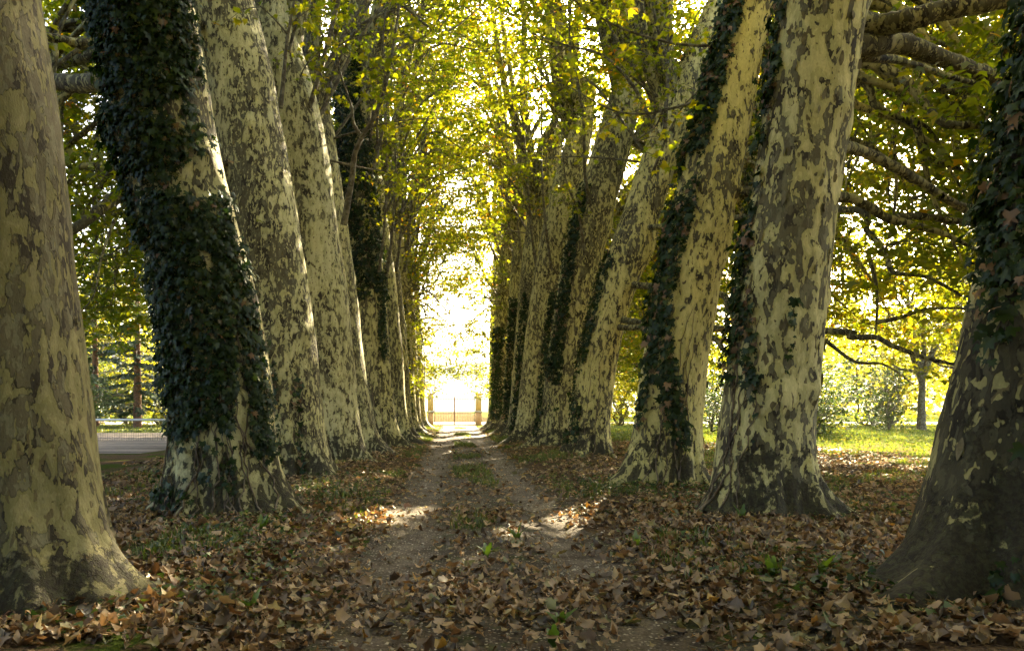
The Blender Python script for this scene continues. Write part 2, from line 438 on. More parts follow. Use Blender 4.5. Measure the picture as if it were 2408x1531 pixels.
def hill(name, y0, h, seed, x0=-700, x1=700, depth=160):
    xs = np.linspace(x0, x1, 90); ys = np.linspace(0, 1, 14)
    nz = SinNoise(1, 0.012, 8, seed); n2 = SinNoise(2, 0.05, 10, seed + 1)
    X, T = np.meshgrid(xs, ys)
    Z = h * (0.75 + 0.3 * nz(X)) * np.sin(T * np.pi / 2) + 2.5 * n2(X, T * depth) * np.sin(T * np.pi) - 0.5
    i = (np.arange(13)[:, None] * 90 + np.arange(89)[None]).ravel()
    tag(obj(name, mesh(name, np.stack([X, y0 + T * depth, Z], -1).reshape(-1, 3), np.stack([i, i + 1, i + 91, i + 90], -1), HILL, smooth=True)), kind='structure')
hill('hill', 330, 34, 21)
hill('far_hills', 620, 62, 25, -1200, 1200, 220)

# ------------------------------------------------------------------ leaf batches
LEAF_T = np.array([(0, 0, 0), (-0.52, 0.34, -0.10), (-0.20, 0.46, 0.02), (0, 1.0, -0.08), (0.20, 0.46, 0.02), (0.52, 0.34, -0.10)])
LEAF_F = np.array([(0, 2, 1), (0, 3, 2), (0, 4, 3), (0, 5, 4)])
IVY_T = np.array([(0, 0.05, 0), (-0.46, -0.10, -0.05), (-0.30, 0.32, 0.0), (-0.02, 0.85, -0.07), (0.30, 0.32, 0.0), (0.46, -0.10, -0.05)])
IVY5_T = np.array([(0, 0.28, 0.05), (0, 0, 0), (-0.30, -0.14, -0.04), (-0.46, 0.08, -0.08), (-0.27, 0.26, 0.0), (-0.42, 0.56, -0.06), (-0.13, 0.50, 0.02), (0, 0.98, -0.10), (0.13, 0.50, 0.02), (0.42, 0.56, -0.06), (0.27, 0.26, 0.0), (0.46, 0.08, -0.08), (0.30, -0.14, -0.04)])
IVY5_F = np.array([(0, 1 + (k + 1) % 12, 1 + k) for k in range(12)])
QUAD_T = np.array([(0, 0, 0), (-0.42, 0.45, -0.08), (0, 1.0, -0.05), (0.42, 0.45, -0.08)])
QUAD_F = np.array([(0, 2, 1), (0, 3, 2)])
def leaf_outline(curl, seed):
    """a five-lobed plane leaf, dry and curled: 22 triangles"""
    g = np.random.default_rng(seed)
    o = np.array([(0, 0), (0.18, -0.11), (0.46, 0.0), (0.35, 0.18), (0.60, 0.43), (0.31, 0.51), (0.0, 0.96), (-0.31, 0.51), (-0.60, 0.43), (-0.35, 0.18), (-0.46, 0.0), (-0.18, -0.11)])
    o = o + g.normal(0, 0.03, o.shape)
    c = np.array([(0.0, 0.28)])
    p = np.concatenate([c, o])
    bend = g.uniform(-1.0, 1.3); tw = g.uniform(-0.8, 0.8)
    z = curl * (bend * p[:, 0] ** 2 * 1.3 + g.uniform(-0.6, 1.0) * (p[:, 1] - 0.35) ** 2 + tw * p[:, 0] * (p[:, 1] - 0.3)) + g.normal(0, 0.035 * (1 + curl), len(p))
    z[0] -= 0.04
    kx = curl * g.uniform(0.8, 2.6) * g.choice([-1, 1]); sk = g.uniform(-0.5, 0.5)
    q = p[:, 0] + sk * (p[:, 1] - 0.35)
    z = z + (1 - np.cos(kx * q)) / kx
    p = np.column_stack([np.sin(kx * q) / kx - sk * (p[:, 1] - 0.35), p[:, 1]])
    v = np.column_stack([p, z])
    n = len(o)
    t = [(0, 1 + k, 1 + (k + 1) % n) for k in range(n)]
    # leaf stalk: a thin sliver
    v = np.concatenate([v, [(0.02, -0.02, z[1]), (-0.02, -0.02, z[1]), (0.05, -0.42, z[1] + 0.08)]])
    t.append((len(v) - 3, len(v) - 2, len(v) - 1))
    return v - np.array([0, 0.35, 0]), np.array(t)
DRY = [leaf_outline(c, 40 + k) for k, c in enumerate((0.4, 0.7, 0.95, 1.1, 1.25, 1.4, 1.55, 1.7))]

def batch(T, Fc, pos, axis, nrm, size):
    """place n copies of template T: y of T along axis, z of T along nrm"""
    pos = np.asarray(pos); n = len(pos)
    ay = unit(np.asarray(axis)); nz = np.asarray(nrm)
    ax = unit(np.cross(ay, nz)); az = np.cross(ax, ay)
    s = np.broadcast_to(np.asarray(size, float), (n,))[:, None, None]
    v = pos[:, None] + s * (T[None, :, 0:1] * ax[:, None] + T[None, :, 1:2] * ay[:, None] + T[None, :, 2:3] * az[:, None])
    t = Fc[None] + (np.arange(n) * len(T))[:, None, None]
    return v.reshape(-1, 3), t.reshape(-1, 3), len(T)

def spray_leaves(rng, centres, n_per, spread, flat, size, updir=None):
    """leaves scattered round the given spray centres in flattened drooping layers"""
    m = len(centres); n = m * n_per
    c = np.repeat(centres, n_per, 0)
    az = np.repeat(rng.uniform(0, 6.28, m), n_per)
    u = rng.uniform(-1, 1, n); w = rng.normal(0, 0.38, n)
    dx = np.cos(az) * u - np.sin(az) * w; dy = np.sin(az) * u + np.cos(az) * w
    sl = np.repeat(rng.normal(-0.15, 0.3, m), n_per)
    dz = sl * u + rng.normal(0, flat, n)
    pos = c + spread * np.stack([dx, dy, dz], -1)
    out = np.stack([dx, dy, np.zeros(n)], -1) + rng.normal(0, 0.5, (n, 3)) * np.array([1, 1, 0.3])
    axis = unit(out) + np.array([0, 0, -0.45]) + rng.normal(0, 0.25, (n, 3))
    nrm = np.array([0, 0, 1.0]) + rng.normal(0, 0.42, (n, 3))
    return pos, axis, nrm, size * rng.uniform(0.65, 1.25, n), az

def crown_points(rng, n_bough, vol):
    """bough centres by rejection from vol(p) in 0..1"""
    pts = []
    lo, hi, fn = vol
    while len(pts) < n_bough:
        p = rng.uniform(lo, hi)
        if rng.uniform() < fn(p) and all(np.linalg.norm((p - q) * np.array([1, 1, 1.5])) > 0.75 for q in pts[-200:]): pts.append(p)
    return np.array(pts)

def build_crown(name, seed, vol, n_bough=60, sprays=11, n_per=20, size=0.19, bough_r=0.95, mat=None, attach=None, twig=True, tint_mu=0.42, T=LEAF_T, Fc=LEAF_F):
    rng = np.random.default_rng(seed)
    B = crown_points(rng, n_bough, vol)
    A = Acc()
    m = len(B) * sprays
    off = rng.normal(0, 1, (m, 3)) * np.array([bough_r, bough_r, bough_r * 0.42])
    S = np.repeat(B, sprays, 0) + off
    S[:, 2] -= 0.10 * np.hypot(off[:, 0], off[:, 1])
    pos, axis, nrm, sz, az = spray_leaves(rng, S, n_per, 0.48, 0.12, size)
    v, t, k = batch(T, Fc, pos, axis, nrm, sz)
    bt = np.repeat(rng.normal(0, 0.10, len(B)), sprays * n_per)
    tint = np.clip(rng.normal(tint_mu, 0.17, len(pos)) + bt + (rng.uniform(size=len(pos)) < 0.03) * 0.45, 0, 1)
    A.add(v, t, 0, np.repeat(tint, k))
    if twig:
        for b in range(len(B)):
            for sI in range(sprays):
                if rng.uniform() < 0.55:
                    a = B[b]; c = S[b * sprays + sI]
                    mid = (a + c) / 2 + rng.normal(0, 0.08, 3) + np.array([0, 0, 0.10])
                    vv, tt = tube([a, mid, c], [0.014, 0.010, 0.005], 3, False)
                    A.add(vv, tt, 1)
    return A.build(name, [mat or LEAF, TWIG]), B

def build_limbs(name, seed, B, start, n_limb=5, r0=0.26, mat=None, z_rise=0.5):
    """limbs that carry the boughs: each limb mesh holds one main limb and its side branches"""
    rng = np.random.default_rng(seed)
    rel = B - start
    ang = np.arctan2(rel[:, 1], rel[:, 0])
    order = np.argsort(ang)
    groups = np.array_split(order, n_limb)
    out = []
    for gi, g in enumerate(groups):
        A = Acc()
        pts = B[g]
        far = pts[np.argmax(np.linalg.norm(pts - start, axis=1))]
        mid = start + (far - start) * 0.45 + np.array([0, 0, z_rise * np.hypot(*(far - start)[:2]) * 0.5]) + rng.normal(0, 0.3, 3)
        q1 = start + (mid - start) * 0.5 + rng.normal(0, 0.22, 3)
        main = smooth_path([start, q1, mid, (mid + far) / 2 + rng.normal(0, 0.3, 3), far], 16)
        rr = r0 * rng.uniform(0.7, 1.1) * (1 - np.linspace(0, 1, 16)) ** 0.8 + 0.012
        A.add(*tube(main, rr, 7))
        for p in pts:
            d = np.linalg.norm(main - p, axis=1) + np.linspace(0, 1, 16) * 0.3
            k = min(int(np.argmin(d)), 13); k = max(k - 2, 1)
            a = main[k]; L = np.linalg.norm(p - a)
            c1 = a + (p - a) * 0.35 + rng.normal(0, 0.10 * L, 3) + np.array([0, 0, 0.10 * L])
            c2 = a + (p - a) * 0.72 + rng.normal(0, 0.07 * L, 3) + np.array([0, 0, 0.06 * L])
            ra = min(rr[k] * 0.62, 0.02 + 0.028 * L)
            A.add(*tube(smooth_path([a, c1, c2, p], 8), np.linspace(ra, 0.010, 8), 5))
        out.append(A.build(name, mat or BARK, True))
    return out

# ------------------------------------------------------------------ trunks
class Trunk:
    def __init__(s, y, keys, seed, lobes, ztop, lean_y=0.0, bulges=(), flare=0.34, rough=1.0):
        k = np.array(keys); s.y = y; s.seed = seed; s.lobes = lobes; s.bulges = bulges; s.flare = flare; s.ztop = ztop; s.ly = lean_y
        z, cx, r = k.T
        # extend both ends along the measured lean
        g0 = (cx[1] - cx[0]) / (z[1] - z[0]); g1 = (cx[-1] - cx[-2]) / (z[-1] - z[-2])
        g0 = np.clip(g0, -0.12, 0.12)
        z = np.concatenate([[-0.4], z, [z[-1] + 8]]); cx = np.concatenate([[cx[0] - g0 * (k[0, 0] + 0.4) * 0.6], cx, [cx[-1] + g1 * 8]])
        r = np.concatenate([[r[0] * 1.04], r, [r[-1] * 0.92]])
        s.z, s.cx, s.r = z, cx, r
        g = np.random.default_rng(seed)
        s.ph = g.uniform(0, 6.28, 8); s.am = g.uniform(0.4, 1.0, 8) * rough
        s.bulges = tuple(bulges) + tuple((g.uniform(-180, 0), g.uniform(1.5, 9), g.uniform(0.07, 0.24), g.uniform(0.02, 0.07)) for _ in range(9))
        s.base_x = float(np.interp(0.12, z, cx)); s.gz = float(gh(s.base_x, y))
    def centre(s, z):
        zz = np.asarray(z, float)
        c = (np.interp(zz - 0.5, s.z, s.cx) + np.interp(zz, s.z, s.cx) + np.interp(zz + 0.5, s.z, s.cx)) / 3
        return c, s.y + s.ly * zz
    def rad(s, th, z):
        r = (np.interp(z - 0.6, s.z, s.r) + np.interp(z, s.z, s.r) + np.interp(z + 0.6, s.z, s.r)) / 3
        r = r * (1 - 0.55 * sstep(10, 17, z))
        zg = np.maximum(z - s.gz, -0.3)
        p, a = s.ph, s.am
        w = 1 + 0.022 * a[0] * np.sin(2 * th + p[0] + 0.25 * z) + 0.016 * a[1] * np.sin(3 * th + p[1] - 0.3 * z) + 0.012 * a[2] * np.sin(5 * th + p[2] + 0.2 * z) \
            + 0.010 * a[3] * np.sin(4 * th + 1.7 * z + p[3]) + 0.010 * a[4] * np.sin(2 * th - 2.3 * z + p[4]) + 0.007 * a[5] * np.sin(9 * th + 0.9 * z + p[5]) + 0.006 * a[6] * np.sin(6 * th - 4.1 * z + p[6])
        w = w + 0.03 * np.exp(-zg / 0.9) * a[7] * np.sin(7 * th + p[7])
        w = w + np.exp(-zg / 0.55) * (0.042 * np.sin(11 * th + p[1] + 1.5 * z) + 0.028 * np.sin(17 * th + p[2] - 2 * z) + 0.03 * np.sin(5 * th + 6 * z + p[3]) + 0.02 * np.sin(23 * th + p[4] + 5 * z))
        w = w + 0.004 * np.sin(13 * th + 5.3 * z + p[5]) + 0.004 * np.sin(8 * th - 7.9 * z + p[6]) + 0.006 * np.sin(3 * th + 4.7 * z + p[0])
        r = r * w + s.flare * 0.36 * np.exp(-zg / 0.40)
        for t0, wd, am, dec in s.lobes:
            d = np.angle(np.exp(1j * (th - R(t0))))
            lobe = np.exp(-(d / R(wd)) ** 2)
            r = r + am * lobe * np.exp(-zg / dec) + 0.16 * am * lobe * np.exp(-zg / (dec * 4))
        for t0, z0, wd, am in s.bulges:
            d = np.angle(np.exp(1j * (th - R(t0))))
            r = r + am * np.exp(-((d * np.interp(z0, s.z, s.r)) ** 2 + (z - z0) ** 2) / wd ** 2)
        return r
    def surf(s, th, z):
        th = np.asarray(th, float); z = np.asarray(z, float)
        cx, cyy = s.centre(z); r = s.rad(th, z)
        return np.stack([cx + r * np.cos(th), cyy + r * np.sin(th), z], -1)
    def normal(s, th, z):
        e = 0.02
        a = s.surf(th + e, z) - s.surf(th - e, z); b = s.surf(th, z + e) - s.surf(th, z - e)
        return unit(np.cross(a, b))
    def mesh(s, name, nt, nz):
        z = s.gz - 0.25 + (s.ztop - s.gz + 0.25) * np.linspace(0, 1, nz) ** 1.45
        th = np.linspace(0, 2 * np.pi, nt, endpoint=False)
        T, Z = np.meshgrid(th, z)
        v = s.surf(T, Z).reshape(-1, 3) - np.array([s.base_x, s.y, 0])
        i = np.arange(nz - 1)[:, None] * nt; j = np.arange(nt)[None]; j2 = (j + 1) % nt
        q = np.stack([i + j, i + j2, i + nt + j2, i + nt + j], -1).reshape(-1, 4)
        v2 = np.concatenate([v])
        me = mesh(name, v2, q, BARK, smooth=True)
        return me

# (depth, [(height, centre x, radius)]) measured on the place's two rows
LEFT = [
    (5.6, [(1.06, -3.26, 0.58), (1.69, -3.33, 0.58), (2.63, -3.44, 0.57), (3.57, -3.51, 0.57), (4.51, -3.67, 0.56), (6.39, -3.97, 0.55)]),
    (10, [(1.28, -3.04, 0.64), (2.4, -3.13, 0.65), (3.52, -3.39, 0.64), (4.64, -3.71, 0.62), (5.76, -3.91, 0.63), (6.88, -4.1, 0.63), (8.56, -4.51, 0.62)]),
    (15.5, [(1.15, -3.41, 0.7), (2.46, -3.51, 0.7), (4.63, -3.8, 0.7), (5.93, -4.02, 0.69), (7.23, -4.23, 0.69), (8.53, -4.45, 0.69), (9.84, -4.8, 0.68), (11.57, -5.14, 0.66)]),
    (19.5, [(1.06, -3.16, 0.69), (3.25, -3.32, 0.69), (4.89, -3.48, 0.69), (6.53, -3.76, 0.69), (8.16, -3.92, 0.69), (9.8, -4.3, 0.68), (10.57, -4.58, 0.68), (13.63, -5.18, 0.6)]),
    (23.3, [(0.98, -3.17, 0.68), (2.28, -3.4, 0.68), (3.59, -3.53, 0.68), (5.55, -3.75, 0.68), (8.81, -4.21, 0.67), (11.42, -4.6, 0.67), (15.34, -5.06, 0.67)]),
    (27, [(0.89, -2.66, 0.54), (3.16, -2.82, 0.5), (5.43, -2.98, 0.53), (7.7, -3.27, 0.55), (9.97, -3.52, 0.56), (12.24, -3.73, 0.54), (16.02, -4.07, 0.46)]),
    (31.5, [(0.79, -2.63, 0.63), (4.32, -2.84, 0.63), (7.15, -3.11, 0.63), (9.97, -3.51, 0.63), (13.15, -3.81, 0.63), (16.68, -4.13, 0.63)]),
    (36, [(0.69, -2.7, 0.64), (4.73, -2.9, 0.64), (7.95, -3.23, 0.64), (12.79, -3.77, 0.64), (16.83, -4.22, 0.64)]),
    (41, [(0.58, -2.68, 0.65), (7.47, -3.14, 0.65), (12.07, -3.53, 0.65), (17.81, -4.21, 0.65)]),
    (46.5, [(0.46, -2.76, 0.68), (8.27, -3.15, 0.68), (13.48, -3.59, 0.68), (18.69, -4.19, 0.67)]),
    (54, [(0.29, -2.72, 0.69), (10.88, -3.27, 0.69), (19.95, -3.87, 0.69)]),
]
RIGHT = [
    (5.7, [(0.89, 4.22, 0.6), (1.21, 4.33, 0.6), (1.69, 4.44, 0.59), (2.17, 4.53, 0.59), (2.49, 4.61, 0.58), (2.97, 4.68, 0.58), (3.54, 4.78, 0.56), (3.93, 4.88, 0.55), (4.57, 4.98, 0.55), (6.48, 5.14, 0.55)]),
    (9.8, [(1.28, 3.99, 0.55), (2.38, 4.15, 0.58), (3.48, 4.26, 0.55), (4.57, 4.45, 0.52), (5.67, 4.6, 0.53), (6.77, 4.75, 0.54), (8.42, 4.91, 0.56)]),
    (13.6, [(1.2, 3.8, 0.58), (2.34, 3.93, 0.56), (3.1, 4.06, 0.55), (4.09, 4.23, 0.55), (5.0, 4.45, 0.54), (6.15, 4.66, 0.52), (7.29, 4.93, 0.46), (8.81, 5.27, 0.43), (10.34, 5.7, 0.4)]),
    (22.5, [(1.0, 4.0, 0.56), (2.89, 4.21, 0.57), (4.53, 4.6, 0.56), (6.04, 5.09, 0.6), (7.93, 5.74, 0.55), (9.82, 6.37, 0.55), (12.34, 7.37, 0.54), (14.86, 8.41, 0.56)]),
    (27.5, [(0.88, 3.76, 0.7), (3.19, 4.02, 0.7), (5.51, 4.38, 0.7), (7.82, 4.75, 0.7), (10.13, 5.45, 0.7), (12.44, 6.1, 0.69), (14.75, 6.64, 0.69), (17.83, 7.72, 0.68)]),
    (32.5, [(0.77, 3.35, 0.71), (4.41, 3.71, 0.71), (8.05, 4.21, 0.7), (10.79, 4.75, 0.7), (13.52, 5.41, 0.7), (16.25, 5.84, 0.7), (18.98, 6.72, 0.7)]),
    (37.5, [(0.66, 3.33, 0.7), (5.28, 3.69, 0.7), (9.06, 4.02, 0.7), (12.21, 4.49, 0.7), (15.37, 5.01, 0.7), (18.52, 5.58, 0.7)]),
    (43, [(0.54, 3.3, 0.7), (7.28, 3.71, 0.7), (10.17, 3.95, 0.7), (13.79, 4.36, 0.7), (18.6, 4.99, 0.69)]),
    (49, [(0.4, 3.09, 0.7), (6.17, 3.23, 0.7), (11.38, 3.58, 0.7), (18.25, 4.13, 0.7)]),
    (56, [(0.25, 3.15, 0.7), (12.79, 3.37, 0.7), (20.64, 3.69, 0.7)]),
]
# root buttresses (direction deg, width deg, reach, height of decay) for the near trees; the others get random ones
LOBES = {('L', 0): [(-58, 12, 0.40, 0.26), (-34, 11, 0.36, 0.24), (-10, 13, 0.46, 0.28), (-85, 10, 0.34, 0.2), (-115, 14, 0.35, 0.22), (160, 30, 0.3, 0.25)],
         ('L', 1): [(-25, 17, 0.42, 0.34), (-60, 15, 0.26, 0.22), (-110, 20, 0.18, 0.18), (-155, 18, 0.28, 0.26), (40, 25, 0.3, 0.3)],
         ('L', 2): [(-30, 20, 0.30, 0.26), (-100, 24, 0.16, 0.2), (30, 20, 0.22, 0.25)],
         ('R', 0): [(-152, 11, 0.95, 0.17), (-176, 15, 0.42, 0.30), (-125, 9, 0.30, 0.2), (-100, 10, 0.35, 0.18), (-75, 9, 0.3, 0.2), (-50, 12, 0.4, 0.2)],
         ('R', 1): [(-25, 13, 0.52, 0.25), (-48, 10, 0.40, 0.26), (-152, 20, 0.32, 0.30), (-100, 18, 0.12, 0.2), (30, 20, 0.3, 0.3)],
         ('R', 2): [(-158, 20, 0.42, 0.30), (-28, 16, 0.16, 0.25), (-70, 9, 0.10, 0.2), (90, 30, 0.3, 0.3)]}
BULGE = {('L', 1): [(-150, 5.1, 0.22, 0.10)], ('R', 1): [(-5, 7.0, 0.35, 0.16), (-75, 3.4, 0.10, 0.05), (-60, 5.2, 0.14, 0.05)], ('R', 2): [(-35, 5.3, 0.13, 0.08), (-20, 4.4, 0.4, 0.05)], ('R', 3): [(-15, 6.1, 0.55, 0.16)], ('R', 4): [(-10, 8.0, 0.5, 0.14)], ('L', 3): [(-35, 8.0, 0.09, 0.05), (-20, 7.1, 0.08, 0.05), (-15, 6.4, 0.08, 0.05)]}
LIGHT = {('L', 0): -0.03, ('L', 1): 0.05, ('L', 2): -0.01, ('L', 3): 0.05, ('R', 0): -0.03, ('R', 1): 0.03, ('R', 2): 0.075, ('R', 3): 0.03, ('R', 4): 0.0}
WARM = {('L', 0): 0.5, ('L', 1): 0.3, ('L', 2): 0.2, ('L', 3): 0.05, ('R', 0): 0.5, ('R', 1): 0.45, ('R', 2): 0.75, ('R', 3): 0.7}
PALE = {('L', 0): 0.43, ('R', 0): 0.62, ('L', 1): 0.85}
TONE = {('R', 0): 0.36, ('L', 0): 0.75, ('L', 1): 0.55}  # with PALE, also darkens the two nearest trunks to paint in dim corners
FOOT = {('R', 0): 0.34, ('L', 0): -0.12, ('R', 1): 0.12, ('R', 2): 0.2, ('L', 1): 0.2}
SCALE = {('L', 0): 1.1, ('L', 1): 1.1, ('L', 2): 1.35, ('L', 3): 1.25, ('R', 0): 0.8, ('R', 1): 0.92, ('R', 2): 1.1}
TREE_LABEL = {
    ('L', 0): 'mottled plane tree with wide dark foot, cut by the left edge of the picture',
    ('L', 1): 'plane tree wrapped in dark green ivy with bare vine stems at its foot',
    ('L', 2): 'leaning plane tree with finely flaked pale bark right behind the ivy wrapped trunk',
    ('L', 3): 'smooth pale plane tree with three small round knots, third along after the ivy wrapped one',
    ('L', 4): 'narrow pale strip of plane trunk between the knotted trunk and the ivy sleeved trunk',
    ('L', 5): 'plane tree with a sleeve of ivy ending halfway above a bare pale foot',
    ('L', 6): 'plane trunk on the left row just beyond the ivy sleeved trunk',
    ('L', 7): 'plane trunk second beyond the ivy sleeved trunk of the left row',
    ('L', 8): 'thin looking plane trunk third beyond the ivy sleeved trunk of the left row',
    ('L', 9): 'far plane trunk next to last of the left row before the gate',
    ('L', 10): 'last plane trunk of the left row, sunlit yellow beside the gate',
    ('R', 0): 'dark blotched plane tree with spreading roots, cut by the right edge of the picture',
    ('R', 1): 'massive pale mottled plane tree with long limbs reaching right and ivy down its left edge',
    ('R', 2): 'cream plane tree with a broad ivy band spiralling down its left side',
    ('R', 3): 'strongly leaning plane tree with a swollen lump halfway up its right side',
    ('R', 4): 'plane tree with dark ivy stripe, just left of the lumpy leaning trunk',
    ('R', 5): 'plane trunk second left of the lumpy leaning trunk, brown mottled bark',
    ('R', 6): 'plane trunk third left of the lumpy leaning trunk, ivy on its lower half',
    ('R', 7): 'far plane trunk thick with ivy in the right row',
    ('R', 8): 'far plane trunk with ivy sleeve next to last in the right row',
    ('R', 9): 'last plane trunk of the right row by the gate pillar'}

# crown kinds: local frame has its origin at the fork of the trunk, +x points in over the avenue
def vol_main(p):
    x, y, z = p
    core = ((x + 0.3 - 0.16 * z) / 4.6) ** 2 + (y / 4.2) ** 2 + ((z - 7.3) / 6.8) ** 2
    return 1.0 if 0.25 < core < 1 else (0.35 if core <= 0.25 else 0.0)
VM = (np.array([-5, -4.5, -1.0]), np.array([7, 4.5, 14]), vol_main)
def vol_in(p):
    x, y, z = p
    return 1.0 if x > 1.0 and z > -3.6 + 0.35 * abs(x - 2.6) else 0.0
VI = (np.array([0.8, -2.6, -3.6]), np.array([5.6, 2.6, 4.5]), vol_in)
def vol_far(p):
    x, y, z = p
    return 1.0 if z > -8.6 + 0.8 * max(x - 1.5, 0) else 0.0
VF = (np.array([0.7, -2.5, -8.6]), np.array([4.6, 2.5, 3.0]), vol_far)
def vol_out(p):
    x, y, z = p
    return 1.0 if z > -7.6 + 0.30 * abs(x + 5) else 0.0
VO = (np.array([-9.5, -4, -8.0]), np.array([-1.6, 4, 3.0]), vol_out)

CROWN = []
for kk in range(4):
    me, B = build_crown('crown', 100 + kk, VM, 40, 9, 18)
    CROWN.append((me, build_limbs('limb', 150 + kk, B, np.array([0, 0, -0.6]), 5)))
for kk in range(2):
    me, B = build_crown('crown', 120 + kk, VM, 17, 9, 16)
    CROWN.append((me, build_limbs('limb', 160 + kk, B, np.array([0, 0, -0.6]), 5)))
me, B = build_crown('crown', 130, VM, 72, 10, 20)  # extra dense crown, added to darken the near trees and foreground
CROWN.append((me, build_limbs('limb', 170, B, np.array([0, 0, -0.6]), 5)))
INNER = []
for kk in range(3):
    me, B = build_crown('inner_foliage', 200 + kk, VI, 12, 6, 13, 0.18, 0.65)
    INNER.append((me, build_limbs('branch', 250 + kk, B, np.array([0.2, 0, -3.5]), 4, 0.055, TWIG, 0.9)))
FARIN = []
for kk in range(2):
    me, B = build_crown('drooping_foliage', 270 + kk, VF, 36, 7, 12, 0.19, 0.55, tint_mu=0.40)
    FARIN.append((me, build_limbs('branch', 280 + kk, B, np.array([0.2, 0, -3.0]), 4, 0.06, TWIG, 0.5)))
OUTER = []
for kk in range(3):
    me, B = build_crown('hanging_foliage', 300 + kk, VO, 78, 11, 18, 0.175, 0.85, tint_mu=0.38)
    OUTER.append((me, build_limbs('limb', 350 + kk, B, np.array([-0.2, 0, -2.0]), 4, 0.17, BARK, 0.4)))

TREES = {}
def bark_props(o, seed, light, warm, scale=1.0, foot=0.0, tone=0.85, pale=1.0):
    o['bark_seed'] = float(seed); o['bark_light'] = float(light); o['bark_warm'] = float(warm); o['bark_scale'] = float(scale); o['bark_foot'] = float(foot); o['bark_tone'] = float(tone); o['bark_pale'] = float(pale)

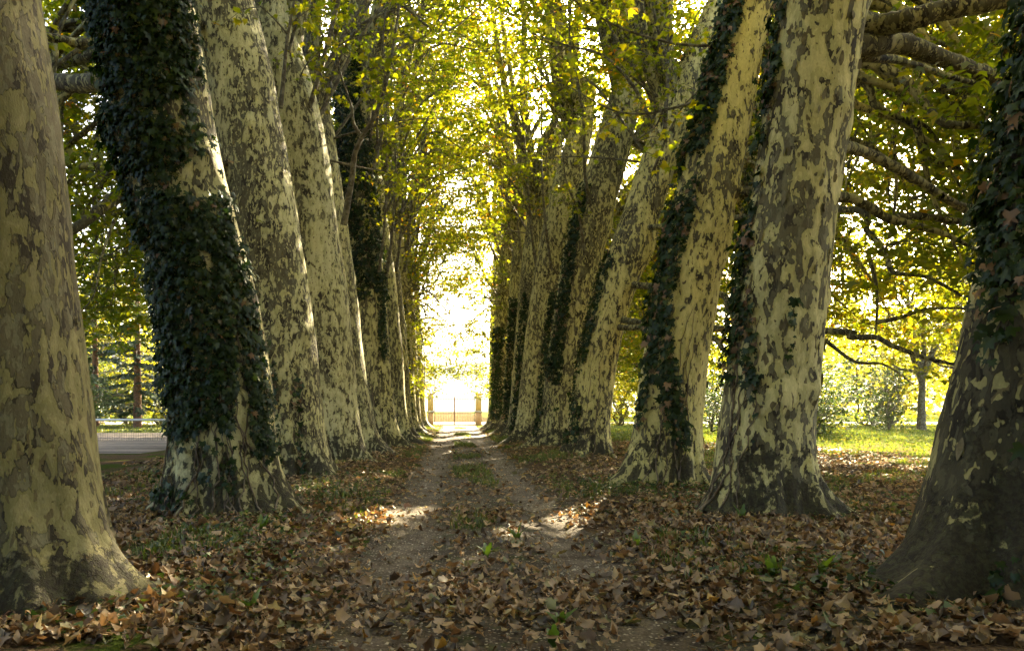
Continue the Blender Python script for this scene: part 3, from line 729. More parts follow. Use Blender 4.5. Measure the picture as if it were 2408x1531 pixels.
def alley_tree(side, n, y, keys, full=True):
    key = (side, n); sg = 1 if side == 'L' else -1     # +x of the crown frame points inwards
    rng = np.random.default_rng(900 + n * 2 + (side == 'R'))
    lob = LOBES.get(key) or [(rng.uniform(-180, 180), rng.uniform(14, 24), rng.uniform(0.15, 0.35), rng.uniform(0.2, 0.3)) for _ in range(4)] + [(-20 if sg > 0 else -160, 18, 0.38, 0.28)]
    ztop = 13.5 if n < 3 else 15.5
    T = Trunk(y, keys, 500 + n + 50 * (side == 'R'), lob, ztop, 0.0, BULGE.get(key, ()))
    root = empty('plane_tree', (T.base_x, y, 0))
    tag(root, TREE_LABEL[key], 'plane tree', 'plane trees lining the avenue')
    nt, nz = (40, 50) if y < 3 else (128, 170) if y < 16 else ((80, 110) if y < 30 else (48, 70))
    tr = obj('trunk', T.mesh('trunk', nt, nz), root)
    li = LIGHT.get(key, rng.uniform(-0.03, 0.03)); wa = WARM.get(key, rng.uniform(0.1, 0.45))
    bark_props(tr, rng.uniform(0, 60), li, wa, SCALE.get(key, rng.uniform(1.05, 1.3)), FOOT.get(key, 0.05), TONE.get(key, rng.uniform(0.6, 0.85)), PALE.get(key, 0.95))
    TREES[key] = (root, T)
    # the crown sits on the fork
    zf = 10.2 if n < 4 else 10.8
    if side == 'R' and n in (4, 5): zf += 2.4
    cx, cyy = T.centre(zf); fork0 = (float(cx) - T.base_x, 0, zf); fork = (float(cx) - T.base_x, 0, zf)
    rz = rng.uniform(-0.25, 0.25); s = rng.uniform(0.92, 1.12)
    cme, lims = CROWN[4 + (n + (side == 'R')) % 2] if 1 <= n <= 2 else CROWN[6] if n == 0 or n > 10 else CROWN[(n * 2 + (side == 'R')) % 4]
    if side == 'R' and n in (8, 9): fork = (fork[0], 0, fork[2] + 3.0 * (n - 8)); s *= 0.9; cme, lims = CROWN[4 + n % 2]
    cr = obj('crown', cme, root, fork, (0, 0, rz), (sg * s, s, s)); tag(cr, kind='stuff')
    for lm in lims:
        o = obj('limb', lm, root, fork, (0, 0, rz), (sg * s, s, s)); bark_props(o, rng.uniform(0, 60), li - 0.04, wa, 1.3, -9, 0.6, 0.7)
    if n >= 3 and n < 11 or n > 10:
        ime, bl = INNER[(n + (side == 'R')) % 3]
        rz = rng.uniform(-0.3, 0.3)
        f2 = (fork[0], 0, zf + rng.uniform(-0.6, 0.8) + (1.9 if side == 'R' else 1.2))
        o = obj('inner_foliage', ime, root, f2, (0, 0, rz), (sg, 1, 1)); tag(o, kind='stuff')
        for b in bl: obj('branch', b, root, f2, (0, 0, rz), (sg, 1, 1))
    if side == 'R' and 3 <= n <= 4:
        o = obj('crown', CROWN[n - 3][0], root, (fork[0] + 1.2, 2.5, zf - 2.0), (0, 0, 0.8), (sg, 1, 1)); tag(o, kind='stuff')
    if 8 <= n <= 10:
        ime, bl = FARIN[(n + 1 + (side == 'R')) % 2]
        f5 = (fork0[0] + 0.3 * sg, 0.8, fork0[2] + 7.0)
        o = obj('drooping_foliage', ime, root, f5, (0, 0, 0.2), (sg, 1, 1)); tag(o, kind='stuff')
        for b in bl: obj('branch', b, root, f5, (0, 0, 0.2), (sg, 1, 1))
    if 8 <= n <= 10:
        ime, bl = FARIN[(n + (side == 'R')) % 2]
        o = obj('drooping_foliage', ime, root, fork0, (0, 0, 0), (sg, 1, 1)); tag(o, kind='stuff')
        for b in bl: obj('branch', b, root, fork0, (0, 0, 0), (sg, 1, 1))
    if n >= 1 and not (side == 'L' and n == 1) and not (side == 'R' and (9 <= n <= 10 or n == 1)):
        ome, lims = OUTER[(n + 2 * (side == 'R')) % 3]
        rz = rng.uniform(-0.25, 0.25); f3 = (fork[0], 0, zf - (2.4 if side == 'R' and n == 5 else 0.0) + (0.6 if side == 'L' else 0.0))
        o = obj('hanging_foliage', ome, root, f3, (0, 0, rz), (sg, 1, 1)); tag(o, kind='stuff')
        if side == 'R' and 2 <= n <= 4:
            f4 = (fork[0] + (4.5, 5.0, 4.0)[n - 2], (-1.0, -2.5, 0.5)[n - 2], zf + (0.4, 1.5, 4.5)[n - 2])
            o = obj('hanging_foliage', OUTER[(n + 1) % 3][0], root, f4, (0, 0, 0.5), (sg, 1, 1)); tag(o, kind='stuff')
            o = obj('hanging_foliage', OUTER[(n + 2) % 3][0], root, (fork[0] + (1.5, 8.5, 7.0)[n - 2], (2.0, 1.0, -3.0)[n - 2], zf + (1.0, 0.8, 2.5)[n - 2]), (0, 0, -0.6), (sg, 1, 1)); tag(o, kind='stuff')
        for lm in lims:
            o = obj('limb', lm, root, f3, (0, 0, rz), (sg, 1, 1)); bark_props(o, rng.uniform(0, 60), li - 0.04, wa, 1.3, -9, 0.6, 0.7)
    return root

for n, (y, k) in enumerate(LEFT): alley_tree('L', n, y, k)
for n, (y, k) in enumerate(RIGHT): alley_tree('R', n, y, k)

# unseen plane trees added behind the viewer to shade the near end of the avenue
for n, y in ((11, 0.7), (12, -4.2), (13, -9.0), (14, -14.0)):
    for side, base, sgn in (('L', LEFT, -1), ('R', RIGHT, 1)):
        TREE_LABEL[(side, n)] = 'unseen plane tree added behind the viewer to shade the foreground, %s row' % ('left' if sgn < 0 else 'right')
        alley_tree(side, n, y, [(a, b, c) for a, b, c in base[0][1]])

# ------------------------------------------------------------------ long limbs and shoots that the photograph shows one by one
def P(u, v, d): return np.array([(u - 1070) / 1785 * d, d, 1.5 + (960 - v) / 1785 * d])
def limb(key, name, pts, r_px, d0, d1, first=None, sides=9, mat=None, taper=0.35, leaves=0):
    """a limb of tree key through the given sight points, its depth running from d0 to d1"""
    root, T = TREES[key]
    n = len(pts)
    w = [P(u, v, d0 + (d1 - d0) * (i / max(n - 1, 1)) ** 0.8) for i, (u, v) in enumerate(pts)]
    if first is not None:
        cx, cyy = T.centre(first); w = [np.array([float(cx), T.y, first])] + w
    rad0 = r_px / 1785 * d0
    m = 6 * len(w)
    line = smooth_path(w, m)
    rng = np.random.default_rng(int(abs(pts[0][0] * 7 + pts[0][1] * 13)))
    line[2:] += rng.normal(0, 0.035 * rad0, line[2:].shape)
    rr = rad0 * (1 - (1 - taper) * np.linspace(0, 1, m) ** 0.8) * (1 + 0.025 * rng.normal(size=m)) * (1 + 0.10 * np.exp(-((np.linspace(0, 1, m)[:, None] - rng.uniform(0.15, 0.95, 5)) / 0.018) ** 2).sum(1))
    v, t = tube(line, rr, sides)
    o = obj(name, mesh(name, v - np.array(root.location), t, mat or BARK, smooth=True), root)
    bark_props(o, rng.uniform(0, 60), rng.uniform(-0.09, -0.03), 0.4, 1.3, -9, 0.55, 0.62)
    return line

limb(('R', 1), 'limb', [(2052, 60), (2130, 48), (2240, 20), (2370, 0), (2480, -30)], 29, 9.8, 9.2, 6.6, 14, taper=0.6)
limb(('R', 1), 'limb', [(2035, 108), (2130, 106), (2220, 140), (2340, 185), (2440, 220)], 27, 9.8, 10.4, 6.1, 14, taper=0.6)
limb(('R', 1), 'limb', [(2040, 135), (2110, 142), (2240, 182), (2340, 208)], 15, 10.2, 11.2, 6.2, 10)
limb(('R', 2), 'limb', [(2040, 150), (2080, 162), (2130, 190), (2180, 250), (2222, 290), (2320, 296)], 14, 12.6, 12.0, 8.0, 10, taper=0.55)
limb(('R', 2), 'limb', [(2010, 185), (2060, 250), (2140, 290), (2175, 340), (2192, 376), (2260, 398)], 11, 13, 13, 7.8, 8)
limb(('R', 2), 'branch', [(2140, 286), (2180, 300), (2232, 368), (2300, 412)], 6, 13, 13, None, 6)
limb(('R', 1), 'limb', [(1975, 345), (2000, 348), (2060, 370), (2150, 420), (2215, 462), (2282, 502)], 17, 10.0, 11.5, 4.9, 12, taper=0.55)
limb(('R', 1), 'branch', [(2215, 462), (2275, 484), (2340, 478)], 8, 11.1, 11.6, None, 7)
limb(('R', 2), 'limb', [(1955, 460), (2040, 485), (2092, 516), (2150, 508), (2300, 528)], 14, 12.4, 12.8, 5.4, 10, taper=0.55)
limb(('R', 2), 'branch', [(2092, 516), (2150, 530), (2225, 552), (2300, 590)], 11, 12.6, 12.6, None, 8)
limb(('R', 3), 'limb', [(1965, 492), (2040, 545), (2085, 600), (2100, 640), (2180, 652), (2260, 695)], 9, 17, 15, 6.8, 8)
limb(('R', 3), 'branch', [(2040, 590), (2062, 680), (2060, 785)], 6, 15, 14.6, None, 6)
limb(('R', 3), 'branch', [(2064, 758), (2120, 746), (2185, 726), (2280, 726)], 6, 14.6, 14, None, 6)
limb(('R', 3), 'limb', [(1935, 778), (2000, 792), (2060, 794), (2105, 816), (2190, 845), (2260, 860)], 10, 17, 15, 3.9, 8)
limb(('R', 3), 'branch', [(1940, 800), (2010, 850), (2080, 858), (2150, 905)], 5, 18, 17, None, 6)
limb(('R', 3), 'limb', [(1680, 690), (1710, 722), (1740, 770)], 11, 20, 19, 5.2, 8)
limb(('R', 3), 'limb', [(1660, 790), (1700, 822), (1740, 845)], 10, 20, 19, 4.2, 8)
limb(('L', 1), 'limb', [(250, 188), (190, 198), (130, 194), (60, 180)], 26, 10, 10.8, 6.0, 12, taper=0.7)
limb(('L', 2), 'limb', [(235, 98), (180, 102), (120, 90), (60, 80)], 14, 13, 12.5, 9.4, 10, taper=0.6)
limb(('L', 2), 'limb', [(285, 402), (230, 388), (185, 396), (160, 430)], 12, 13.4, 13, 6.5, 8)
limb(('L', 2), 'limb', [(310, 460), (250, 482), (215, 510), (165, 545)], 17, 14, 13, 6.0, 10, taper=0.6)
limb(('L', 2), 'branch', [(268, 520), (240, 600), (222, 690), (190, 735)], 4, 14, 13, None, 6)

SHOOT_LINES = []
def shoot(key, pts, r_px, d0, d1, first=None):
    SHOOT_LINES.append((key, limb(key, 'branch', pts, r_px, d0, d1, first, 7, TWIG, 0.3)))
shoot(('L', 3), [(808, 530), (826, 430), (834, 365), (852, 320), (884, 268), (912, 180), (932, 60), (950, -80)], 8.5, 18.6, 17.6)
shoot(('L', 3), [(850, 322), (832, 292), (826, 250), (800, 170), (780, 60)], 5, 18.2, 18)
shoot(('L', 3), [(884, 268), (905, 200), (900, 100), (915, -40)], 5, 18, 18)
shoot(('L', 2), [(660, 255), (668, 170), (676, 90), (692, 0), (700, -60)], 6, 14.8, 14.6)
shoot(('L', 2), [(676, 80), (640, 40), (600, 5)], 2.5, 14.6, 14)
shoot(('R', 2), [(1700, 105), (1640, 108), (1560, 98), (1450, 62), (1360, 8), (1300, -40)], 4, 13.6, 13.4)
shoot(('R', 2), [(1640, 238), (1600, 250), (1520, 268), (1450, 262), (1400, 240), (1340, 205)], 4, 13.6, 14)
shoot(('R', 2), [(1560, 258), (1540, 300), (1500, 330), (1470, 380)], 2.5, 13.6, 14)
shoot(('R', 3), [(1562, 330), (1568, 220), (1572, 90), (1578, -60)], 6, 21.6, 21)
shoot(('R', 3), [(1530, 420), (1565, 330), (1600, 260), (1640, 215)], 4, 21.4, 20)
shoot(('R', 4), [(1385, 480), (1375, 400), (1370, 260), (1340, 100), (1350, -60)], 5, 26.6, 25)
shoot(('R', 4), [(1375, 600), (1360, 500), (1330, 420), (1320, 300)], 4, 26.6, 25)
for u0 in (905, 925, 945, 965, 985):
    k = ('L', 5 + (u0 - 905) // 20); d = TREES[k][1].y - 0.6
    shoot(k, [(u0 - 14, 640), (u0 - 4, 560), (u0 + 4, 430), (u0 + 2 + 5 * math.sin(u0), 260), (u0 + 16, 60)], 4, d, d - 1.2)
for u0 in (1290, 1255, 1225, 1205, 1190):
    k = ('R', 5 + min((1290 - u0) // 22, 4)); d = TREES[k][1].y - 0.6
    shoot(k, [(u0 + 8, 640), (u0 - 6, 540), (u0 - 16, 400), (u0 - 22 + 6 * math.sin(u0), 240), (u0 - 18, 60)], 4, d, d - 1.5)

# leafy twigs on the shoots: the nearest leaves are objects, the rest one mass per tree
LEAFOBJ = []
for q in range(4):
    v, t = leaf_outline(0.25, 70 + q)
    LEAFOBJ.append(mesh('leaf', v, t, LEAF, tint=np.full(len(v), 0.22 + 0.16 * q)))
by_tree = {}
for key, line in SHOOT_LINES: by_tree.setdefault(key, []).append(line)
for key, lines in by_tree.items():
    root, T = TREES[key]
    rng = np.random.default_rng(1300 + hash(key[0]) % 1 + key[1] * 3 + ord(key[0]))
    near = key in (('R', 2), ('L', 2), ('L', 3))
    A = Acc(); cents = []
    for line in lines:
        L = np.linalg.norm(np.diff(line, axis=0), axis=1).sum()
        for q in range(int(L * (2.4 if near else 2.0))):
            p = line[rng.integers(len(line) // 3, len(line))]
            d = unit(np.array([rng.normal(), rng.normal() - 0.3, rng.normal(0.1, 0.4)]))
            ln = rng.uniform(0.4, 1.3)
            e = p + d * ln + np.array([0, 0, -0.12 * ln])
            vv, tt = tube(smooth_path([p, p + d * ln * 0.5 + np.array([0, 0, 0.06]), e], 5), np.linspace(0.011, 0.004, 5), 3, False)
            A.add(vv, tt, 1)
            cents += [e, p + d * ln * 0.6]
    cents = np.array(cents)
    pos, axis, nrm, sz, az = spray_leaves(rng, cents, 7 if near else 9, 0.30, 0.16, 0.15)
    pick = np.zeros(len(pos), bool)
    if near:
        pick[rng.permutation(len(pos))[:min(280, len(pos) // 2)]] = True
    v, t, kn = batch(*((IVY5_T * np.array([1.1, 1, 1]), IVY5_F) if near else (LEAF_T, LEAF_F)), pos[~pick], axis[~pick], nrm[~pick], sz[~pick])
    A.add(v, t, 0, np.repeat(np.clip(rng.normal(0.45, 0.18, (~pick).sum()), 0, 1), kn))
    o = obj('twig_foliage', A.build('twig_foliage', [LEAF, TWIG]), root, tuple(-np.array(root.location))); tag(o, kind='stuff')
    for i in np.where(pick)[0]:
        ay = unit(axis[i]); ax = unit(np.cross(ay, nrm[i])); az_ = np.cross(ax, ay)
        M = Matrix((ax, ay, az_)).transposed().to_euler()
        obj('leaf', LEAFOBJ[rng.integers(4)], root, tuple(pos[i] - np.array(root.location)), M, (sz[i],) * 3)

# gaps in the leaves where shafts of sun reach the track: leaves close to these sun rays are left out
SHAFTS = [(1.15, 9.85, 0.40), (1.4, 10.05, 0.44), (1.7, 10.4, 0.40), (2.05, 10.8, 0.40), (2.35, 11.2, 0.42), (2.6, 11.7, 0.36), (-1.15, 10.45, 0.30), (-0.9, 10.55, 0.34), (-0.6, 11.2, 0.32), (-0.25, 11.7, 0.30), (1.0, 14.9, 0.2), (1.5, 23.0, 0.3), (0.2, 33, 0.35)]
def open_shafts():
    bpy.context.view_layer.update()
    todo = {}
    for o in bpy.data.objects:
        if o.parent is not None and o.type == 'MESH' and o.name.split('.')[0] in ('crown', 'inner_foliage', 'hanging_foliage', 'drooping_foliage', 'twig_foliage', 'foliage'):
            if o.get('kind') == 'stuff' and o.parent.name.split('.')[0] != 'climbing_ivy': todo.setdefault(o.data.name, []).append(o)
    sv = np.array(SUNV)
    for nm, obs in todo.items():
        me = bpy.data.meshes[nm]
        nv, nf = len(me.vertices), len(me.polygons)
        co = np.empty(nv * 3, np.float32); me.vertices.foreach_get('co', co); co = co.reshape(-1, 3)
        tr = np.empty(nf * 3, np.int32); me.loops.foreach_get('vertex_index', tr); tr = tr.reshape(-1, 3)
        ti = np.empty(nv, np.float32); me.attributes['tint'].data.foreach_get('value', ti)
        mi = np.empty(nf, np.int32); me.polygons.foreach_get('material_index', mi)
        c = co[tr].mean(1); kill = np.zeros(nf, bool)
        for o in obs:
            M = np.array(o.matrix_world); w = c @ M[:3, :3].T + M[:3, 3]
            for x, y, r in SHAFTS:
                d = w - np.array([x, y, 0.1]); L = np.linalg.norm(d - (d @ sv)[:, None] * sv, axis=1)
                kill |= L < r + 0.1
        kill &= mi == 0
        if not kill.any(): continue
        new = mesh(nm, co, tr[~kill], list(me.materials), ti, False, mi[~kill])
        for o in obs: o.data = new
        bpy.data.meshes.remove(me)

# flakes of bark lifting off the nearest trunks
FLAKE = simple('lifting_bark', (0.09, 0.074, 0.040), (0.20, 0.17, 0.09), 12, 0.9)
for key, cnt in ((('L', 0), 40), (('L', 2), 70), (('R', 0), 60), (('R', 1), 110), (('R', 2), 80), (('L', 1), 20)):
    root, T = TREES[key]; rng = np.random.default_rng(4000 + key[1] + ord(key[0])); A = Acc()
    for q in range(cnt):
        th = R(rng.uniform(-190, 10)); z = rng.uniform(0.5, 8.0); w = rng.uniform(0.012, 0.034); h = w * rng.uniform(1.2, 3.0)
        r0 = float(T.rad(np.array(th), np.array(z)))
        n1, n2 = 4, 4; P0 = []
        lift = rng.uniform(0.006, 0.03); sd = rng.choice([-1, 1]); jag = rng.normal(0, 0.18, (n1, n2))
        for a in range(n1):
            for b in range(n2):
                u = a / (n1 - 1) * 2 - 1; v_ = b / (n2 - 1) * 2 - 1
                sh = math.sqrt(max(0.06, 1 - 0.94 * v_ * v_)) * (1 + jag[a, b])
                t2 = th + u * w * sh / r0; z2 = z + v_ * h
                P0.append((t2, z2, 0.004 + lift * max(0, (sd * u + 1) / 2) ** 2))
        P0 = np.array(P0); base = T.surf(P0[:, 0], P0[:, 1]); nn = T.normal(P0[:, 0], P0[:, 1])
        vv = base + nn * P0[:, 2:3] - np.array(root.location)
        f = [x for a in range(n1 - 1) for b in range(n2 - 1) for x in ((a * n2 + b, (a + 1) * n2 + b, (a + 1) * n2 + b + 1), (a * n2 + b, (a + 1) * n2 + b + 1, a * n2 + b + 1))]
        A.add(vv, f)
    tag(obj('loose_bark', A.build('loose_bark', [FLAKE]), root), kind='stuff')

# ------------------------------------------------------------------ ivy climbing the trunks
IVYOBJ = []
for q in range(5):
    s5 = np.array([(0, 0, 0.0), (-0.25, -0.14, -0.02), (-0.50, 0.02, -0.08), (-0.28, 0.22, 0.0), (-0.46, 0.50, -0.06), (-0.15, 0.46, 0.01), (0, 0.95, -0.10), (0.15, 0.46, 0.01), (0.46, 0.50, -0.06), (0.28, 0.22, 0.0), (0.50, 0.02, -0.08), (0.25, -0.14, -0.02), (0, 0.25, 0.05)])
    f5 = [(12, (k + 1) % 12, k) for k in range(12)]
    IVYOBJ.append(mesh('leaf', s5, f5, IVYLEAF, tint=np.full(13, (0.15, 0.4, 0.6, 0.75, 0.97)[q])))

def ivy(key, label, dens, mask, zr, size=0.095, n_try=9000, thick=0.07, n_obj=0, stems=4, stem_th=(220, 300), stem_z=(0.0, 5.0), cat='ivy', brown=0.05):
    """mask(theta in deg -180..180, z) -> 0..1 probability of a leaf"""
    root, T = TREES[key]
    rng = np.random.default_rng(2000 + key[1] * 7 + ord(key[0]))
    iv = empty('climbing_ivy', (T.base_x, T.y, T.gz)); tag(iv, label, cat, 'ivy climbing the plane trunks')
    o0 = np.array(iv.location)
    th = rng.uniform(-180, 180, n_try); z = rng.uniform(zr[0], zr[1], n_try)
    sd = int(rng.integers(1e6))
    nz = SinNoise(3, 5.0, 14, sd); nz2 = SinNoise(3, 1.8, 10, sd + 1)
    X = T.surf(np.radians(th), z)
    pr = mask(th, z) * np.clip(1 + 0.55 * nz(*X.T) + 0.45 * nz2(*X.T), 0.1, 2)
    keep = rng.uniform(0.25, 0.75, n_try) < pr * dens
    th, z, X = np.radians(th[keep]), z[keep], X[keep]
    N = T.normal(th, z); n = len(th)
    pos = X + N * (0.02 + thick * rng.uniform(0, 1, (n, 1)) ** 1.5 + 0.12 * (rng.uniform(size=(n, 1)) < 0.05) * rng.uniform(0.2, 1, (n, 1)))
    down = np.array([0, 0, -1.0]) + rng.normal(0, 0.38, (n, 3))
    axis = down + N * rng.uniform(0.05, 0.55, (n, 1))
    nrm = N + rng.normal(0, 0.34, (n, 3)) + np.array([0, 0, 0.40])
    sz = size * np.clip(rng.lognormal(-0.12, 0.36, n), 0.35, 1.7)
    tint = np.clip(rng.normal(0.42, 0.2, n), 0, 0.88); br = rng.uniform(size=n) < brown; tint[br] = rng.uniform(0.94, 1, br.sum())
    pick = np.zeros(n, bool)
    if n_obj:
        vis = np.where(N[:, 1] < 0.15)[0]
        pick[rng.permutation(vis)[:n_obj]] = True
    A = Acc()
    v, t, k = batch(*((IVY5_T, IVY5_F) if T.y < 15 else (IVY_T, LEAF_F)), pos[~pick], axis[~pick], nrm[~pick], sz[~pick])
    A.add(v - o0, t, 0, np.repeat(tint[~pick], k))
    tag(obj('foliage', A.build('foliage', [IVYLEAF]), iv), kind='stuff')
    for i in np.where(pick)[0]:
        ay = unit(axis[i]); ax = unit(np.cross(ay, nrm[i])); az_ = np.cross(ax, ay)
        obj('leaf', IVYOBJ[4 if br[i] else rng.integers(4)], iv, tuple(pos[i] - o0), Matrix((ax, ay, az_)).transposed().to_euler(), (sz[i],) * 3)
    for q in range(stems):
        a = rng.uniform(*stem_th); zz = np.linspace(T.gz + stem_z[0], stem_z[1] * rng.uniform(0.7, 1.0), 26)
        w = np.cumsum(rng.normal(0, 2.6, 26)); ths = np.radians(a + w + 4 * np.sin(zz * rng.uniform(2, 5) + q))
        pts = T.surf(ths, zz) + T.normal(ths, zz) * 0.012
        vv, tt = tube(pts - o0, np.linspace(rng.uniform(0.007, 0.016), 0.004, 26), 5)
        obj('stem', mesh('stem', vv, tt, VINE, smooth=True), iv)
    return iv

def band(c, w, soft):
    return lambda th: 1 - sstep(w, w + soft, np.abs((th - c + 180) % 360 - 180))
b_l2 = lambda th, z: (1 - sstep(44 + 20 * sstep(2.6, 4.5, z), 58 + 26 * sstep(2.6, 4.5, z), np.abs(th + 103 - 9 * np.clip(z - 2.6, -1, 1.6)))) * (0.20 * sstep(0.1, 0.6, z) + 0.80 * sstep(0.9, 2.5, z)) * (1 - 0.95 * np.exp(-(((th + 24) / 15) ** 2 + ((z - 5.3) / 0.8) ** 2))) * (1 - 0.9 * np.exp(-(((th + 62) / 9) ** 2 + ((z - 3.35) / 0.2) ** 2))) + 0.25 * (1 - sstep(0.3, 0.7, z)) * band(-150, 30, 30)(th) + 0.75 * band(-32, 8, 10)(th) * sstep(0.6, 1.4, z) * (1 - sstep(3.3, 3.9, z))
ivy(('L', 1), 'dense dark ivy sheathing the second trunk of the left row', 1.25, b_l2, (0.1, 9.0), 0.085, 36000, 0.08, 280, 13, (-150, -40), (-0.05, 2.6))
ivy(('L', 2), 'thin streaks of ivy on the finely flaked trunk beside the ivy wrapped one', 0.8, lambda th, z: 0.75 * band(-100, 8, 8)(th) * (1 - sstep(2.6, 3.6, z)) + 0.8 * band(-60, 5, 6)(th) * (1 - sstep(1.5, 2.6, z)), (0.2, 4), 0.09, 6000, 0.04, 0, 3, (-105, -55), (0, 2.6), brown=0.2)
ivy(('L', 3), 'ivy patch low on the left side of the knotted pale trunk', 0.8, lambda th, z: 0.8 * band(-118, 12, 12)(th) * (1 - sstep(4, 5.5, z)), (0.3, 6), 0.09, 6000, 0.05, 0, 2, (-120, -100), (0, 3))
ivy(('L', 5), 'ivy sleeve on the upper half of the sixth trunk in the left row', 1.4, lambda th, z: 1.1 * sstep(5.2, 5.5, z) * band(-90, 95, 20)(th) + 0.9 * band(-45, 14, 14)(th) * sstep(3.0, 3.8, z), (2.5, 16), 0.12, 16000, 0.10, 0, 3, (-110, -60), (0, 5))
ivy(('L', 8), 'dark ivy strip on a thin far trunk of the left row', 1.0, lambda th, z: 0.9 * band(-70, 22, 16)(th) * (1 - sstep(6, 8, z)), (0.4, 8), 0.12, 5000, 0.06, 0, 1)
b_r1 = lambda th, z: 0.95 * sstep(2.3, 3.4, z + 0.9 * band(-168, 14, 14)(th)) * band(-145, 62, 18)(th) + 0.40 * band(-122, 7, 8)(th) * (1 - sstep(1.6, 2.4, z)) + 0.30 * (1 - sstep(0.3, 0.7, z)) * band(-125, 50, 20)(th)
ivy(('R', 0), 'dark ivy hanging down the blotched trunk at the right edge of the picture', 1.25, b_r1, (0.12, 7.5), 0.09, 17000, 0.12, 290, 0, (-150, -95), (0, 3.2), brown=0.07)
b_r2 = lambda th, z: 0.75 * band(180, 15, 9)(th) * sstep(0.8, 1.6, z) + 0.5 * band(-168, 5, 13)(th - np.clip(3.4 - z, 0, 2.6) * 21) * (1 - sstep(3.0, 4.4, z)) * sstep(0.7, 1.2, z) + 0.26 * band(-96, 1.5, 10)(th) * (1 - sstep(2.6, 3.4, z)) * sstep(0.9, 1.4, z)
ivy(('R', 1), 'narrow ivy fringe down the left edge of the massive pale trunk', 0.95, b_r2, (0.4, 7.5), 0.10, 12000, 0.07, 0, 5, (-170, -95), (0, 3.5), brown=0.12)
b_r3 = lambda th, z: 1.0 * band(-160, 28, 12)(th - (z - 4) * 2.5) * sstep(2.4, 3.6, z) + 0.75 * band(-145, 9, 15)(th - np.clip(3.2 - z, -0.2, 2.4) * 27) * (1 - sstep(3.0, 3.6, z)) * sstep(0.6, 1.1, z) + 0.6 * band(-150, 8, 8)(th) * (1 - sstep(2.6, 3.2, z)) * sstep(0.9, 1.4, z)
ivy(('R', 2), 'broad blue green ivy band on the left side of the cream trunk', 1.25, b_r3, (0.5, 9.5), 0.115, 15000, 0.11, 0, 5, (-160, -70), (0, 3.5), brown=0.10)
ivy(('R', 3), 'ivy strip along the left edge of the strongly leaning lumpy trunk', 1.0, lambda th, z: 0.9 * band(-165, 26, 12)(th) * (1 - sstep(5.5, 6.5, z)), (0.5, 7), 0.12, 8000, 0.08, 0, 2)
ivy(('R', 4), 'thick dark ivy stripe on the trunk left of the lumpy leaning one', 1.3, lambda th, z: 1.0 * band(-128 - 0 * z, 15, 10)(th + (z - 3) * 3) * sstep(1.2, 2.0, z) * (1 - sstep(8.5, 10, z)) + 0.5 * band(-170, 14, 10)(th) * (1 - sstep(3, 4, z)), (0.5, 10.5), 0.13, 14000, 0.12, 0, 2)
ivy(('R', 5), 'ivy covering the lower half of the trunk second left of the lumpy one', 1.2, lambda th, z: 0.9 * band(-75, 11, 9)(th) * (1 - sstep(5.5, 7, z)) * sstep(0.4, 1.2, z), (0.4, 7.5), 0.13, 9000, 0.10, 0, 1)
ivy(('R', 6), 'ivy stripe on the third trunk left of the lumpy leaning one', 1.2, lambda th, z: 0.9 * band(-125, 11, 9)(th) * (1 - sstep(6, 8, z)), (0.4, 8.5), 0.14, 8000, 0.10, 0, 1)
ivy(('R', 7), 'ivy cloak on the far trunk nearest the path in the right row', 1.3, lambda th, z: 1.0 * band(-125, 18, 12)(th) * (1 - sstep(7, 8.5, z)) * sstep(0.6, 1.4, z), (0.4, 9), 0.15, 10000, 0.14, 0, 1)
ivy(('R', 8), 'dark ivy covering the next to last trunk in the right row', 1.3, lambda th, z: 1.0 * band(-150, 40, 20)(th) * (1 - sstep(6.2, 7.0, z)) * sstep(0.6, 1.4, z), (0.4, 8), 0.16, 9000, 0.16, 0, 1)

# ------------------------------------------------------------------ other trees, shrubs and conifers beyond the avenue
def vol_ball(rx, ry, rz, zc, hollow=0.2):
    def f(p):
        q = (p[0] / rx) ** 2 + (p[1] / ry) ** 2 + ((p[2] - zc) / rz) ** 2
        return 1.0 if hollow < q < 1 else 0.0
    return (np.array([-rx, -ry, zc - rz]), np.array([rx, ry, zc + rz]), f)
WOOD = []
for kk, (rx, rz, zc) in enumerate(((4.2, 6.0, 8.4), (3.6, 5.0, 7.2), (5.0, 5.0, 8.0))):
    me, B = build_crown('crown', 400 + kk, vol_ball(rx, rx, rz, zc), 60, 9, 14, 0.26, 0.9, WOODLEAF, twig=False, tint_mu=0.5)
    WOOD.append((me, build_limbs('limb', 450 + kk, B, np.array([0, 0, 3.0]), 4, 0.16, TWIG)))
SHRUB = []
for kk, (rx, rz, mt) in enumerate(((1.7, 1.7, DARKLEAF), (1.3, 1.5, WOODLEAF), (0.9, 2.0, DARKLEAF))):
    me, B = build_crown('foliage', 500 + kk, vol_ball(rx, rx, rz, rz * 0.95, 0.0), 22, 7, 14, 0.15, 0.45, mt, twig=False, tint_mu=0.45)
    SHRUB.append((me, build_limbs('stem', 550 + kk, B, np.array([0, 0, 0.0]), 4, 0.05, TWIG, 0.1)))
def small_trunk(h, r, seed):
    g = np.random.default_rng(seed); n = 14
    z = np.linspace(-0.2, h, n); x = np.cumsum(g.normal(0, 0.04, n)); y = np.cumsum(g.normal(0, 0.04, n))
    return mesh('trunk', *tube(np.stack([x - x[0], y - y[0], z], -1), r * (1.35 - 0.9 * np.linspace(0, 1, n) ** 0.5), 9), TWIG, smooth=True)
TRK = [small_trunk(9, 0.20, 1), small_trunk(8, 0.15, 2), small_trunk(8.5, 0.24, 3)]
